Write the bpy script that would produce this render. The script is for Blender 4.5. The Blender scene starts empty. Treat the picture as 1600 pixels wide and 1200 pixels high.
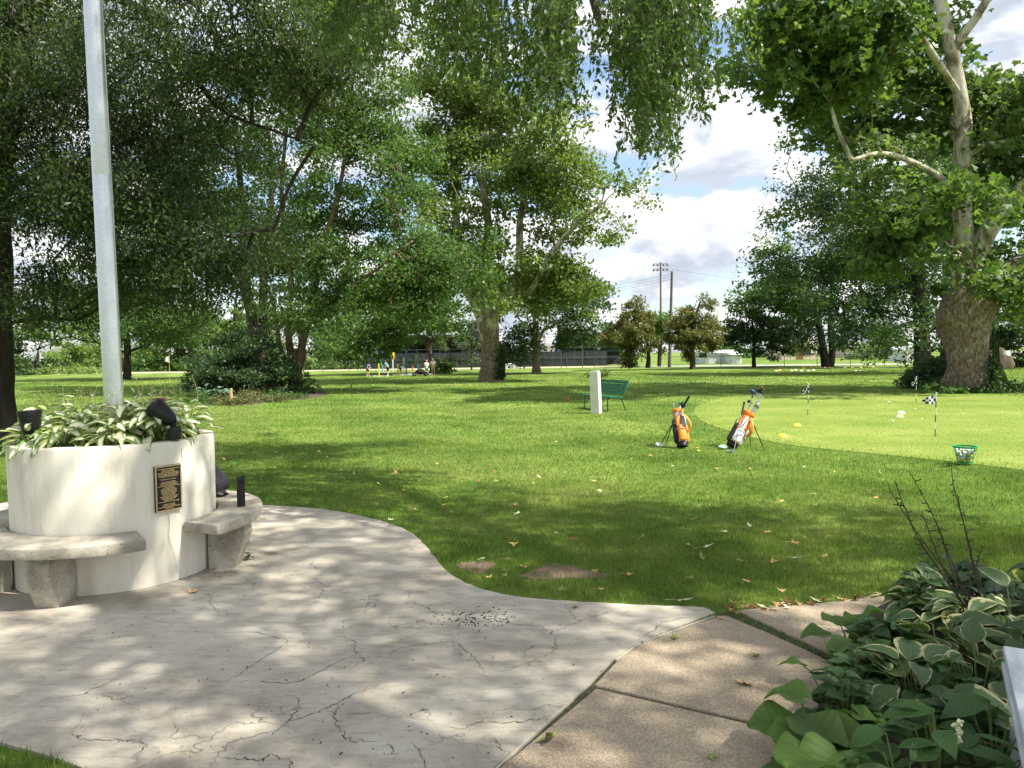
import bpy, bmesh, math, random
import numpy as np
from mathutils import Vector, Matrix, Euler
R = math.radians
random.seed(7)
rng = np.random.default_rng(11)
scene = bpy.context.scene
COL = scene.collection

# ------------------------------------------------------------------ camera
CAM_H, FPX, PITCH, ROLL = 1.75, 1142.0, R(2.4), R(-0.8)
cam_d = bpy.data.cameras.new('camera'); cam = bpy.data.objects.new('camera', cam_d); COL.objects.link(cam)
cam_d.sensor_width = 36.0; cam_d.lens = FPX/1600*36.0; cam_d.clip_start = 0.05; cam_d.clip_end = 4000
CM = Matrix.Rotation(math.pi/2 - PITCH, 3, 'X') @ Matrix.Rotation(ROLL, 3, 'Z')
cam.matrix_world = Matrix.Translation((0, 0, CAM_H)) @ CM.to_4x4()
scene.camera = cam

# ------------------------------------------------------------------ light
SUN_EL, SUN_AZ = R(52), R(108)          # azimuth clockwise from +Y (the view direction): sun stands to the right, a little behind
sdir = Vector((math.sin(SUN_AZ)*math.cos(SUN_EL), math.cos(SUN_AZ)*math.cos(SUN_EL), math.sin(SUN_EL)))
sl = bpy.data.lights.new('sun', 'SUN'); sl.energy = 3.5; sl.angle = R(0.6); sl.color = (1.0, 0.95, 0.86)
so = bpy.data.objects.new('sun', sl); COL.objects.link(so)
so.rotation_euler = (-sdir).to_track_quat('-Z', 'Y').to_euler(); so.location = (20, -10, 40)

w = bpy.data.worlds.new('World'); scene.world = w; w.use_nodes = True
nt = w.node_tree; nt.nodes.clear(); N = nt.nodes.new; L = nt.links.new
out = N('ShaderNodeOutputWorld'); sky = N('ShaderNodeTexSky'); sky.sky_type = 'NISHITA'; sky.sun_disc = False
sky.sun_elevation = SUN_EL; sky.sun_rotation = SUN_AZ; sky.dust_density = 1.5; sky.air_density = 1.0
bg = N('ShaderNodeBackground'); bg.inputs['Strength'].default_value = 0.085; L(sky.outputs[0], bg.inputs['Color'])
tc = N('ShaderNodeTexCoord'); sep = N('ShaderNodeSeparateXYZ'); L(tc.outputs['Generated'], sep.inputs[0])
def wm(op, a, b=None, cl=False):
    n = N('ShaderNodeMath'); n.operation = op; n.use_clamp = cl
    for i, v in enumerate((a, b)):
        if v is None: continue
        if isinstance(v, (int, float)): n.inputs[i].default_value = v
        else: L(v, n.inputs[i])
    return n.outputs[0]
cmb = N('ShaderNodeCombineXYZ'); L(sep.outputs['X'], cmb.inputs[0]); L(sep.outputs['Y'], cmb.inputs[1]); L(wm('MULTIPLY', sep.outputs['Z'], 1.9), cmb.inputs[2])
def wnoise(vec, sc, det, rough, off):
    m = N('ShaderNodeMapping'); L(vec, m.inputs[0]); m.inputs['Location'].default_value = off
    n = N('ShaderNodeTexNoise'); n.inputs['Scale'].default_value = sc; n.inputs['Detail'].default_value = det
    n.inputs['Roughness'].default_value = rough; n.inputs['Distortion'].default_value = 0.25; L(m.outputs[0], n.inputs['Vector'])
    return n.outputs['Fac']
def wramp(v, stops):
    r = N('ShaderNodeValToRGB'); L(v, r.inputs[0]); e = r.color_ramp.elements
    e[0].position, e[0].color = stops[0][0], stops[0][1]; e[1].position, e[1].color = stops[-1][0], stops[-1][1]
    for p, c in stops[1:-1]:
        q = e.new(p); q.color = c
    return r.outputs[0]
g = lambda v: (v, v, v, 1)
n1 = wnoise(cmb.outputs[0], 6.2, 9, 0.55, (0.4, 1.9, 0))
n2 = wnoise(cmb.outputs[0], 6.2, 9, 0.55, (0.4+0.012, 1.9-0.004, 0.045))      # the same field a step towards the sun: lit rims, grey bellies
dens = wramp(n1, [(0.41, g(0)), (0.50, g(1))])
dif = wm('ADD', wm('MULTIPLY', wm('SUBTRACT', n1, n2), 6.5), 0.48, True)
thick = wramp(n1, [(0.46, g(1)), (0.72, g(0.45))])
lum = wm('MULTIPLY', wm('ADD', wm('MULTIPLY', dif, 0.62), 0.42), thick)
ccol = wramp(lum, [(0.15, (0.36, 0.41, 0.49, 1)), (0.45, (0.58, 0.63, 0.71, 1)), (0.8, (1, 1, 1, 1))])
bg2 = N('ShaderNodeBackground'); L(ccol, bg2.inputs['Color']); bg2.inputs['Strength'].default_value = 0.44
mx = N('ShaderNodeMixShader'); L(dens, mx.inputs[0]); L(bg.outputs[0], mx.inputs[1]); L(bg2.outputs[0], mx.inputs[2])
L(mx.outputs[0], out.inputs['Surface'])

scene.view_settings.view_transform = 'Standard'; scene.view_settings.look = 'None'
scene.view_settings.exposure = 1.58; scene.view_settings.gamma = 1.0; scene.view_settings.use_curve_mapping = False
scene.render.engine = 'CYCLES'
cy = scene.cycles; cy.use_denoising = True; cy.max_bounces = 5; cy.diffuse_bounces = 2; cy.glossy_bounces = 2
cy.transmission_bounces = 4; cy.transparent_max_bounces = 6; cy.use_adaptive_sampling = True; cy.adaptive_threshold = 0.02
cy.caustics_reflective = False; cy.caustics_refractive = False; cy.sample_clamp_indirect = 4

# ------------------------------------------------------------------ helpers
def ray(px, py):
    return (CM @ Vector(((px-800)/FPX, -(py-600)/FPX, -1.0)))
def gp(px, py, z=0.0):                       # a picture point on the level z: its place on the ground
    d = ray(px, py); t = (z-CAM_H)/d.z
    return Vector((d.x*t, d.y*t, z))
def dp(px, py, Y):                           # a picture point at the distance Y
    d = ray(px, py); t = Y/d.y
    return Vector((d.x*t, Y, CAM_H+d.z*t))
def S(r, g_, b, a=1.0):
    f = lambda c: (c/255/12.92) if c/255 <= 0.04045 else ((c/255+0.055)/1.055)**2.4
    return (f(r), f(g_), f(b), a)
def tag(o, label=None, cat=None, group=None, kind=None):
    if label: o['label'] = label
    if cat: o['category'] = cat
    if group: o['group'] = group
    if kind: o['kind'] = kind
    return o
def link(o, parent=None):
    COL.objects.link(o)
    if parent is not None: o.parent = parent
    return o
def empty(name, loc=(0, 0, 0), rz=0.0, label=None, cat=None, group=None):
    o = bpy.data.objects.new(name, None); o.empty_display_size = 0.1; link(o)
    o.location = loc; o.rotation_euler = (0, 0, rz)
    return tag(o, label, cat, group)
def fast_mesh(name, V, F, mat, smooth=False):
    V = np.asarray(V, dtype=np.float32); F = np.asarray(F, dtype=np.int32); k = F.shape[1]
    me = bpy.data.meshes.new(name)
    me.vertices.add(len(V)); me.vertices.foreach_set('co', V.ravel())
    me.loops.add(F.size); me.loops.foreach_set('vertex_index', F.ravel())
    me.polygons.add(len(F)); me.polygons.foreach_set('loop_start', np.arange(0, F.size, k, dtype=np.int32))
    me.update(calc_edges=True)
    if smooth: me.polygons.foreach_set('use_smooth', np.ones(len(F), dtype=bool))
    if mat: me.materials.append(mat)
    return me
def catmull(pts, n):
    pts = [np.array(p, float) for p in pts]
    if len(pts) < 3: return [pts[0]+(pts[-1]-pts[0])*t for t in np.linspace(0, 1, n+1)]
    P = [2*pts[0]-pts[1]]+pts+[2*pts[-1]-pts[-2]]; o = []
    for i in range(1, len(P)-2):
        a, b, c, d = P[i-1:i+3]
        for t in np.linspace(0, 1, n, endpoint=False):
            o.append(0.5*((2*b)+(c-a)*t+(2*a-5*b+4*c-d)*t*t+(3*b-a-3*c+d)*t**3))
    o.append(pts[-1]); return o
class MB:
    def __init__(s): s.v = []; s.f = []; s.m = []; s.cur = 0
    def add(s, V, F):
        o = len(s.v); s.v += [tuple(p) for p in V]; s.f += [tuple(i+o for i in q) for q in F]; s.m += [s.cur]*len(F); return s
    def box(s, c, d, rot=None, taper=1.0):
        x, y, z = d[0]/2, d[1]/2, d[2]/2; V = []
        for sz in (-1, 1):
            k = taper if sz > 0 else 1.0
            for sx, sy in ((-1, -1), (1, -1), (1, 1), (-1, 1)):
                p = Vector((sx*x*k, sy*y*k, sz*z))
                if rot is not None: p = rot @ p
                V.append(p+Vector(c))
        return s.add(V, [(3, 2, 1, 0), (4, 5, 6, 7), (0, 1, 5, 4), (1, 2, 6, 5), (2, 3, 7, 6), (3, 0, 4, 7)])
    def tube(s, pts, rad, n=8, cap=True, ell=None):
        pts = [Vector(p) for p in pts]
        if isinstance(rad, (int, float)): rad = [rad]*len(pts)
        V = []; F = []; up = None
        for i, p in enumerate(pts):
            t = (pts[min(i+1, len(pts)-1)]-pts[max(i-1, 0)]).normalized()
            if up is None: up = Vector((0, 0, 1)) if abs(t.z) < 0.9 else Vector((1, 0, 0))
            a = t.cross(up).normalized(); b = a.cross(t).normalized(); up = b
            for k in range(n):
                th = 2*math.pi*k/n
                V.append(p+a*math.cos(th)*rad[i]+b*math.sin(th)*rad[i]*(ell or 1))
        for i in range(len(pts)-1):
            for k in range(n):
                k2 = (k+1) % n; F.append((i*n+k, i*n+k2, (i+1)*n+k2, (i+1)*n+k))
        if cap: F.append(tuple(range(n-1, -1, -1))); F.append(tuple((len(pts)-1)*n+k for k in range(n)))
        return s.add(V, F)
    def lathe(s, prof, n=24, c=(0, 0, 0), rot=None, cap=True):
        V = []; F = []; c = Vector(c)
        for r, z in prof:
            for k in range(n):
                p = Vector((r*math.cos(2*math.pi*k/n), r*math.sin(2*math.pi*k/n), z))
                if rot is not None: p = rot @ p
                V.append(p+c)
        for i in range(len(prof)-1):
            for k in range(n):
                k2 = (k+1) % n; F.append((i*n+k, i*n+k2, (i+1)*n+k2, (i+1)*n+k))
        if cap: F.append(tuple(range(n-1, -1, -1))); F.append(tuple((len(prof)-1)*n+k for k in range(n)))
        return s.add(V, F)
    def prism(s, poly, z0, z1):
        n = len(poly); V = [(p[0], p[1], z0) for p in poly]+[(p[0], p[1], z1) for p in poly]
        return s.add(V, [tuple(range(n-1, -1, -1)), tuple(range(n, 2*n))]+[(i, (i+1) % n, n+(i+1) % n, n+i) for i in range(n)])
    def ball(s, c, r, n=10, m=6, sq=(1, 1, 1)):
        pr = [(max(1e-4, math.sin(math.pi*i/m)), -math.cos(math.pi*i/m)) for i in range(m+1)]; V = []; F = []
        for rr, z in pr:
            for k in range(n): V.append((c[0]+r*sq[0]*rr*math.cos(2*math.pi*k/n), c[1]+r*sq[1]*rr*math.sin(2*math.pi*k/n), c[2]+r*sq[2]*z))
        for i in range(m):
            for k in range(n): F.append((i*n+k, i*n+(k+1) % n, (i+1)*n+(k+1) % n, (i+1)*n+k))
        return s.add(V, F)
    def mesh(s, name, mats, smooth=False, bevel=0.0, seg=2):
        me = bpy.data.meshes.new(name); me.from_pydata(s.v, [], s.f)
        if not isinstance(mats, (list, tuple)): mats = [mats]
        for m in mats: me.materials.append(m)
        if len(mats) > 1: me.polygons.foreach_set('material_index', s.m)
        b = bmesh.new(); b.from_mesh(me); bmesh.ops.recalc_face_normals(b, faces=b.faces)
        if bevel:
            ed = [e for e in b.edges if len(e.link_faces) == 2 and e.calc_face_angle(0) > 0.5]
            bmesh.ops.bevel(b, geom=ed, offset=bevel, segments=seg, profile=0.6, affect='EDGES', clamp_overlap=True)
        b.to_mesh(me); b.free()
        if smooth:
            me.polygons.foreach_set('use_smooth', np.ones(len(me.polygons), dtype=bool))
            me.set_sharp_from_angle(angle=R(38))
        me.update(); return me
    def build(s, name, mats, parent=None, **kw):
        return link(bpy.data.objects.new(name, s.mesh(name, mats, **kw)), parent)
def subdiv_poly(me, cuts=1): pass
def pt_in(poly, X, Y):
    ins = np.zeros(len(X), bool); n = len(poly); j = n-1
    for i in range(n):
        xi, yi, xj, yj = poly[i][0], poly[i][1], poly[j][0], poly[j][1]
        c = ((yi > Y) != (yj > Y)) & (X < (xj-xi)*(Y-yi)/((yj-yi) if yj != yi else 1e-9)+xi)
        ins ^= c; j = i
    return ins

# ------------------------------------------------------------------ materials
def M(name, c1, c2=None, scale=5.0, rough=0.7, bump=0.0, bscale=None, metal=0.0, stretch=(1, 1, 1), spec=0.5, detail=5, lo=0.35, hi=0.65, coord='Object', coat=0.0):
    m = bpy.data.materials.new(name); m.use_nodes = True; t = m.node_tree; p = t.nodes['Principled BSDF']
    p.inputs['Roughness'].default_value = rough; p.inputs['Metallic'].default_value = metal; p.inputs['Specular IOR Level'].default_value = spec
    p.inputs['Coat Weight'].default_value = coat
    p.inputs['Base Color'].default_value = c1
    tcn = t.nodes.new('ShaderNodeTexCoord'); mp = t.nodes.new('ShaderNodeMapping'); mp.inputs['Scale'].default_value = stretch
    t.links.new(tcn.outputs[coord], mp.inputs[0])
    def noise(sc):
        n = t.nodes.new('ShaderNodeTexNoise'); n.inputs['Scale'].default_value = sc; n.inputs['Detail'].default_value = detail
        n.inputs['Roughness'].default_value = 0.6; t.links.new(mp.outputs[0], n.inputs['Vector']); return n
    if c2 is not None:
        n = noise(scale); r = t.nodes.new('ShaderNodeValToRGB'); e = r.color_ramp.elements
        e[0].position, e[0].color, e[1].position, e[1].color = lo, c1, hi, c2
        t.links.new(n.outputs['Fac'], r.inputs[0]); t.links.new(r.outputs[0], p.inputs['Base Color'])
    if bump:
        n = noise(bscale or scale); b = t.nodes.new('ShaderNodeBump'); b.inputs['Strength'].default_value = min(1, bump); b.inputs['Distance'].default_value = 0.02*max(1, bump)
        t.links.new(n.outputs['Fac'], b.inputs['Height']); t.links.new(b.outputs[0], p.inputs['Normal'])
    return m
class NG:                                    # a small helper for longer node graphs
    def __init__(s, m): s.m = m; s.t = m.node_tree
    def n(s, typ, **kw):
        x = s.t.nodes.new(typ)
        for k, v in kw.items(): setattr(x, k, v)
        return x
    def l(s, a, b): s.t.links.new(a, b)
    def noise(s, vec, sc, det=4, rough=0.55, dist=0.0):
        x = s.n('ShaderNodeTexNoise'); x.inputs['Scale'].default_value = sc; x.inputs['Detail'].default_value = det
        x.inputs['Roughness'].default_value = rough; x.inputs['Distortion'].default_value = dist
        if vec is not None: s.l(vec, x.inputs['Vector'])
        return x.outputs['Fac']
    def ramp(s, v, stops):
        r = s.n('ShaderNodeValToRGB'); s.l(v, r.inputs[0]); e = r.color_ramp.elements
        c = lambda q: (q, q, q, 1) if isinstance(q, (int, float)) else q
        e[0].position, e[0].color = stops[0][0], c(stops[0][1]); e[1].position, e[1].color = stops[-1][0], c(stops[-1][1])
        for p_, q in stops[1:-1]:
            k = e.new(p_); k.color = c(q)
        return r.outputs[0]
    def mix(s, f, a, b, mode='MIX'):
        x = s.n('ShaderNodeMix', data_type='RGBA', blend_type=mode)
        for sock, v in ((x.inputs[0], f), (x.inputs[6], a), (x.inputs[7], b)):
            if isinstance(v, (int, float)): sock.default_value = v
            elif isinstance(v, tuple): sock.default_value = v
            else: s.l(v, sock)
        return x.outputs[2]
    def math(s, op, a, b=None, cl=False):
        x = s.n('ShaderNodeMath', operation=op, use_clamp=cl)
        for i, v in enumerate((a, b)):
            if v is None: continue
            if isinstance(v, (int, float)): x.inputs[i].default_value = v
            else: s.l(v, x.inputs[i])
        return x.outputs[0]
    def map(s, vec, scale=(1, 1, 1), rot=(0, 0, 0)):
        x = s.n('ShaderNodeMapping'); x.inputs['Scale'].default_value = scale; x.inputs['Rotation'].default_value = rot; s.l(vec, x.inputs[0]); return x.outputs[0]
    def bump(s, h, st, dist=0.01, normal=None):
        x = s.n('ShaderNodeBump'); x.inputs['Strength'].default_value = st; x.inputs['Distance'].default_value = dist; s.l(h, x.inputs['Height'])
        if normal is not None: s.l(normal, x.inputs['Normal'])
        return x.outputs[0]
def newmat(name, rough=0.8):
    m = bpy.data.materials.new(name); m.use_nodes = True; p = m.node_tree.nodes['Principled BSDF']; p.inputs['Roughness'].default_value = rough
    return m, p, NG(m)
def leafmat(name, c1, c2, c3=None, trans=0.45, nscale=0.35, rough=0.5, back=None):
    """leaves: colour varies leaf by leaf and in drifts through the crown; light passes through the blade"""
    m, p, q = newmat(name, rough)
    geo = q.n('ShaderNodeNewGeometry'); tcn = q.n('ShaderNodeTexCoord')
    rnd = geo.outputs['Random Per Island']; nz = q.noise(tcn.outputs['Object'], nscale, 3)
    f = q.math('ADD', q.math('MULTIPLY', rnd, 0.55), q.math('MULTIPLY', nz, 0.55))
    st = [(0.2, c1), (0.75, c2)]+([(1.0, c3)] if c3 else [])
    colr = q.ramp(f, st)
    p.inputs['Specular IOR Level'].default_value = 0.35; q.l(colr, p.inputs['Base Color'])
    tr = q.n('ShaderNodeBsdfTranslucent'); tcol = q.mix(1.0, colr, (1.25, 1.35, 0.55, 1), 'MULTIPLY'); q.l(tcol, tr.inputs['Color'])
    ms = q.n('ShaderNodeMixShader'); ms.inputs[0].default_value = trans
    q.l(p.outputs[0], ms.inputs[1]); q.l(tr.outputs[0], ms.inputs[2]); q.l(ms.outputs[0], q.t.nodes['Material Output'].inputs['Surface'])
    return m
# ------------------------------------------------------------------ surfaces
def grass_colour(q, vec, rnd=None):
    a = q.noise(vec, 0.16, 4, 0.6); b = q.noise(vec, 0.9, 5, 0.65); c = q.noise(vec, 6.0, 3, 0.6)
    f = q.math('ADD', q.math('ADD', q.math('MULTIPLY', a, 0.7), q.math('MULTIPLY', b, 0.55)), q.math('MULTIPLY', c, 0.15))
    if rnd is not None: f = q.math('ADD', f, q.math('MULTIPLY', q.math('SUBTRACT', rnd, 0.5), 0.32))
    return q.ramp(f, [(0.50, (0.07, 0.138, 0.02, 1)), (0.66, (0.135, 0.225, 0.034, 1)), (0.79, (0.215, 0.29, 0.058, 1)), (0.93, (0.31, 0.32, 0.11, 1))])
lawn_mat, p, q = newmat('lawn', 0.9)
tcn = q.n('ShaderNodeTexCoord'); vec = tcn.outputs['Object']
gc = grass_colour(q, vec)
fine = q.noise(q.map(vec, (14, 5, 1)), 1.0, 5, 0.75)
wv = q.n('ShaderNodeTexWave'); wv.inputs['Scale'].default_value = 0.16; wv.inputs['Distortion'].default_value = 1.2; wv.inputs['Detail'].default_value = 2
q.l(q.map(vec, (0.55, 1, 1), (0, 0, R(-12))), wv.inputs['Vector'])
stripe = q.ramp(wv.outputs['Fac'], [(0.35, 0.9), (0.65, 1.08)])
gc2 = q.mix(1.0, gc, q.ramp(fine, [(0.3, 0.5), (0.7, 1.15)]), 'MULTIPLY')
gc3 = q.mix(1.0, gc2, stripe, 'MULTIPLY')
q.l(gc3, p.inputs['Base Color']); p.inputs['Specular IOR Level'].default_value = 0.15
q.l(q.bump(q.noise(q.map(vec, (1, 0.5, 1)), 22, 6, 0.75), 0.9, 0.05), p.inputs['Normal'])

blade_mat, p, q = newmat('grass_blade', 0.55)
geo = q.n('ShaderNodeNewGeometry'); tcn = q.n('ShaderNodeTexCoord')
gcb = grass_colour(q, tcn.outputs['Object'], geo.outputs['Random Per Island'])
q.l(gcb, p.inputs['Base Color']); p.inputs['Specular IOR Level'].default_value = 0.3
tr = q.n('ShaderNodeBsdfTranslucent'); q.l(q.mix(1.0, gcb, (1.2, 1.3, 0.6, 1), 'MULTIPLY'), tr.inputs['Color'])
ms = q.n('ShaderNodeMixShader'); ms.inputs[0].default_value = 0.4
q.l(p.outputs[0], ms.inputs[1]); q.l(tr.outputs[0], ms.inputs[2]); q.l(ms.outputs[0], q.t.nodes['Material Output'].inputs['Surface'])

def blade_shader(name, colour):
    m, p, q = newmat(name, 0.6); geo = q.n('ShaderNodeNewGeometry'); tcn = q.n('ShaderNodeTexCoord')
    f = q.math('ADD', q.math('MULTIPLY', q.noise(tcn.outputs['Object'], 0.5, 4), 0.6), q.math('MULTIPLY', geo.outputs['Random Per Island'], 0.4)); c = q.ramp(f, colour)
    q.l(c, p.inputs['Base Color']); p.inputs['Specular IOR Level'].default_value = 0.25; tr = q.n('ShaderNodeBsdfTranslucent'); q.l(c, tr.inputs['Color'])
    ms = q.n('ShaderNodeMixShader'); ms.inputs[0].default_value = 0.35; q.l(p.outputs[0], ms.inputs[1]); q.l(tr.outputs[0], ms.inputs[2]); q.l(ms.outputs[0], q.t.nodes['Material Output'].inputs['Surface']); return m
blade_green = blade_shader('green_blade', [(0.3, (0.14, 0.24, 0.03, 1)), (0.5, (0.215, 0.325, 0.05, 1)), (0.72, (0.33, 0.41, 0.10, 1))])
green_mat, p, q = newmat('putting_green', 0.85)
tcn = q.n('ShaderNodeTexCoord'); vec = tcn.outputs['Object']
f = q.math('ADD', q.math('MULTIPLY', q.noise(vec, 0.5, 4), 0.6), q.math('MULTIPLY', q.noise(q.map(vec, (1, 3.2, 1), (0, 0, 0.1)), 4, 5, 0.7), 0.4))
cg = q.ramp(f, [(0.33, (0.13, 0.195, 0.026, 1)), (0.5, (0.19, 0.255, 0.04, 1)), (0.68, (0.30, 0.33, 0.085, 1))])
q.l(q.mix(1.0, cg, q.ramp(q.noise(vec, 60, 3, 0.7), [(0.3, 0.6), (0.7, 1.25)]), 'MULTIPLY'), p.inputs['Base Color'])
q.l(q.bump(q.noise(vec, 90, 4, 0.7), 0.5, 0.01), p.inputs['Normal']); p.inputs['Specular IOR Level'].default_value = 0.2

patio_mat, p, q = newmat('worn_concrete', 0.85)
tcn = q.n('ShaderNodeTexCoord'); vec = tcn.outputs['Object']
big = q.noise(vec, 0.55, 5, 0.6, 0.3); mid = q.noise(vec, 2.6, 6, 0.65, 0.4); strk = q.noise(q.map(vec, (3, 14, 1), (0, 0, R(28))), 1.6, 6, 0.72, 0.5)
base = q.ramp(q.math('ADD', q.math('MULTIPLY', big, 0.55), q.math('MULTIPLY', mid, 0.45)), [(0.34, S(146, 137, 123)), (0.5, S(180, 171, 155)), (0.68, S(204, 197, 182))])
base = q.mix(q.math('MULTIPLY', q.ramp(strk, [(0.50, 0), (0.70, 1)]), 0.42), base, S(104, 92, 76))
blot = q.noise(vec, 1.1, 8, 0.72, 0.6); base = q.mix(q.ramp(blot, [(0.50, 0), (0.72, 0.6)]), base, S(112, 100, 84)); base = q.mix(q.ramp(q.noise(vec, 7.0, 6, 0.75, 0.3), [(0.56, 0), (0.75, 0.5)]), base, S(206, 198, 182))
base = q.mix(q.ramp(q.noise(vec, 19.0, 5, 0.7), [(0.60, 0), (0.72, 0.55)]), base, S(92, 82, 68))
base = q.mix(1.0, base, q.ramp(q.noise(vec, 130, 3, 0.7), [(0.3, 0.86), (0.7, 1.1)]), 'MULTIPLY')
vo = q.n('ShaderNodeTexVoronoi', feature='DISTANCE_TO_EDGE'); vo.inputs['Scale'].default_value = 1.25
wob = q.n('ShaderNodeTexNoise'); wob.inputs['Scale'].default_value = 1.7; wob.inputs['Detail'].default_value = 7; q.l(vec, wob.inputs['Vector'])
vadd = q.n('ShaderNodeVectorMath', operation='ADD'); q.l(vec, vadd.inputs[0])
vs = q.n('ShaderNodeVectorMath', operation='SCALE'); vs.inputs['Scale'].default_value = 0.9; q.l(wob.outputs['Color'], vs.inputs[0]); q.l(vs.outputs[0], vadd.inputs[1])
q.l(vadd.outputs[0], vo.inputs['Vector'])
hair = q.math('MULTIPLY', q.ramp(vo.outputs['Distance'], [(0.0, 1), (0.006, 0)]), q.ramp(q.noise(vec, 1.1, 3), [(0.5, 0), (0.6, 1)]))
base = q.mix(q.math('MULTIPLY', hair, 0.75), base, S(60, 52, 44))
q.l(base, p.inputs['Base Color'])
hgt = q.math('ADD', q.math('ADD', strk, q.math('MULTIPLY', q.noise(vec, 60, 5, 0.7), 0.35)), q.math('MULTIPLY', hair, -0.8))
q.l(q.bump(hgt, 0.55, 0.008), p.inputs['Normal'])

slab_mat, p, q = newmat('exposed_aggregate', 0.88)
tcn = q.n('ShaderNodeTexCoord'); vec = tcn.outputs['Object']
vo = q.n('ShaderNodeTexVoronoi'); vo.inputs['Scale'].default_value = 210; q.l(vec, vo.inputs['Vector'])
b0 = q.ramp(q.noise(vec, 1.4, 5, 0.6), [(0.35, S(138, 121, 99)), (0.65, S(170, 153, 130))])
sepc = q.n('ShaderNodeSeparateColor'); q.l(vo.outputs['Color'], sepc.inputs[0])
b1 = q.mix(0.5, b0, q.ramp(sepc.outputs[0], [(0.0, S(96, 80, 64)), (0.45, S(156, 138, 114)), (0.9, S(205, 192, 170))]))
b1 = q.mix(q.ramp(q.noise(vec, 5, 6, 0.7), [(0.58, 0), (0.8, 0.45)]), b1, S(100, 88, 70))
q.l(b1, p.inputs['Base Color']); q.l(q.bump(vo.outputs['Distance'], 0.5, 0.004), p.inputs['Normal'])

soil_mat = M('soil', (0.045, 0.032, 0.022, 1), (0.12, 0.09, 0.062, 1), 9, 0.95, 1.0, 40)
bare_mat = M('bare_earth', S(108, 88, 70), S(150, 126, 104), 5, 0.95, 0.8, 50)
crack_mat = M('crack_dirt', (0.05, 0.043, 0.034, 1), (0.11, 0.095, 0.075, 1), 30, 0.95)
moss_mat = M('moss', (0.035, 0.045, 0.015, 1), (0.10, 0.09, 0.05, 1), 25, 0.95, 0.8, 60)

# ------------------------------------------------------------------ ground
m = MB(); m.add([(-600, -60, 0), (600, -60, 0), (600, 900, 0), (-600, 900, 0)], [(0, 1, 2, 3)])
lawn = tag(m.build('lawn', lawn_mat), kind='structure')
GZ = 0.016
pxs = lambda pts, z=GZ: [gp(x, y, z) for x, y in pts]
edge = [(1118, 958), (1098, 949), (1040, 946), (950, 942), (850, 936), (770, 925), (720, 906), (690, 885), (665, 852), (640, 831), (600, 815), (540, 801), (480, 793), (415, 789), (330, 778), (200, 770), (60, 778), (-100, 805), (-260, 860)]
left = [(-420, 960), (-300, 1080), (-120, 1128), (0, 1160), (60, 1176), (130, 1200), (200, 1240), (300, 1330)]
joint = [(1116, 961), (998, 1003), (958, 1031), (922, 1069), (767, 1203)]
J = pxs(joint); dj = (J[-1]-J[-2]).normalized(); jend = J[-1]+dj*((J[-1].y-1.9)/-dj.y)
def smooth2(pts, n=5): return [Vector((a[0], a[1], 0)) for a in catmull(pts, n)]
patio_poly = smooth2(pxs(edge), 5)+smooth2(pxs(left), 4)+[Vector((jend.x-0.25, 1.9, 0)), Vector((jend.x, jend.y, 0))]+[Vector(j) for j in reversed(J[1:])]
for i in range(80):                                             # the poured edge is not a ruled line
    patio_poly[i] = patio_poly[i]+Vector((rng.normal(0, 0.006), rng.normal(0, 0.006), 0))
patio = tag(MB().prism(patio_poly, -0.06, GZ).build('patio', patio_mat), kind='structure')

def offs(a, b, d):
    t = (b-a); t.z = 0; t.normalize(); return Vector((t.y, -t.x, 0))*d
jr = [Vector((p_.x+0.022, p_.y-0.012, 0)) for p_ in J]
split_l, split_r = gp(929, 1068), gp(1215, 1138)
ext = (split_r-split_l).normalized()
far_r = split_r+ext*0.9
slabA = [jr[0]+Vector((0.02, 0, 0)), jr[1], jr[2], jr[3], far_r, gp(1420, 1100), gp(1262, 1021), gp(1200, 993), gp(1136, 966)]
sh = Vector((-0.005, -0.028, 0))
end2 = Vector((jend.x+0.03, jend.y, 0))
slabB = [jr[3]+sh+Vector((0.01, -0.01, 0)), far_r+sh, Vector((far_r.x, -1.5, 0)), Vector((end2.x, -1.5, 0)), Vector((end2.x, end2.y, 0)), Vector((jr[4].x, jr[4].y, 0))]
slabC = [gp(1150, 957), gp(1200, 953), gp(1300, 944), gp(1385, 931), gp(1520, 905), gp(1640, 1010), gp(1440, 1092), gp(1272, 1014), gp(1210, 985)]
walkway = tag(MB().prism([gp(1105, 961), gp(1300, 945), gp(1390, 931), gp(1530, 905), gp(1660, 1010), far_r+Vector((0.3, 0, 0)), Vector((far_r.x+0.2, -1.5, 0)), Vector((end2.x, -1.5, 0)), end2, J[4], J[3], J[2], J[1]], -0.05, 0.006).build('walkway', moss_mat), kind='structure')
for sp in (slabA, slabB, slabC):
    o = MB().prism(sp, -0.04, GZ+0.002).build('slab', slab_mat, walkway, bevel=0.007)
def strip(mb, pts, wid, z, th=None):
    """a flat ribbon along ground points"""
    V = []; n = len(pts)
    for i, p_ in enumerate(pts):
        t = (pts[min(i+1, n-1)]-pts[max(i-1, 0)]); t.z = 0
        if t.length < 1e-6: t = Vector((1, 0, 0))
        t.normalize(); s_ = Vector((-t.y, t.x, 0)); wd = wid[i] if isinstance(wid, list) else wid
        V += [p_+s_*wd/2+Vector((0, 0, z-p_.z)), p_-s_*wd/2+Vector((0, 0, z-p_.z))]
    return mb.add(V, [(2*i, 2*i+1, 2*i+3, 2*i+2) for i in range(n-1)])
strip_mat = M('joint_strip', S(168, 158, 138), S(196, 188, 170), 12, 0.8, 0.3, 60)
mb = MB(); js = [Vector((p_.x+0.011, p_.y-0.006, 0)) for p_ in J[:3]]
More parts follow.
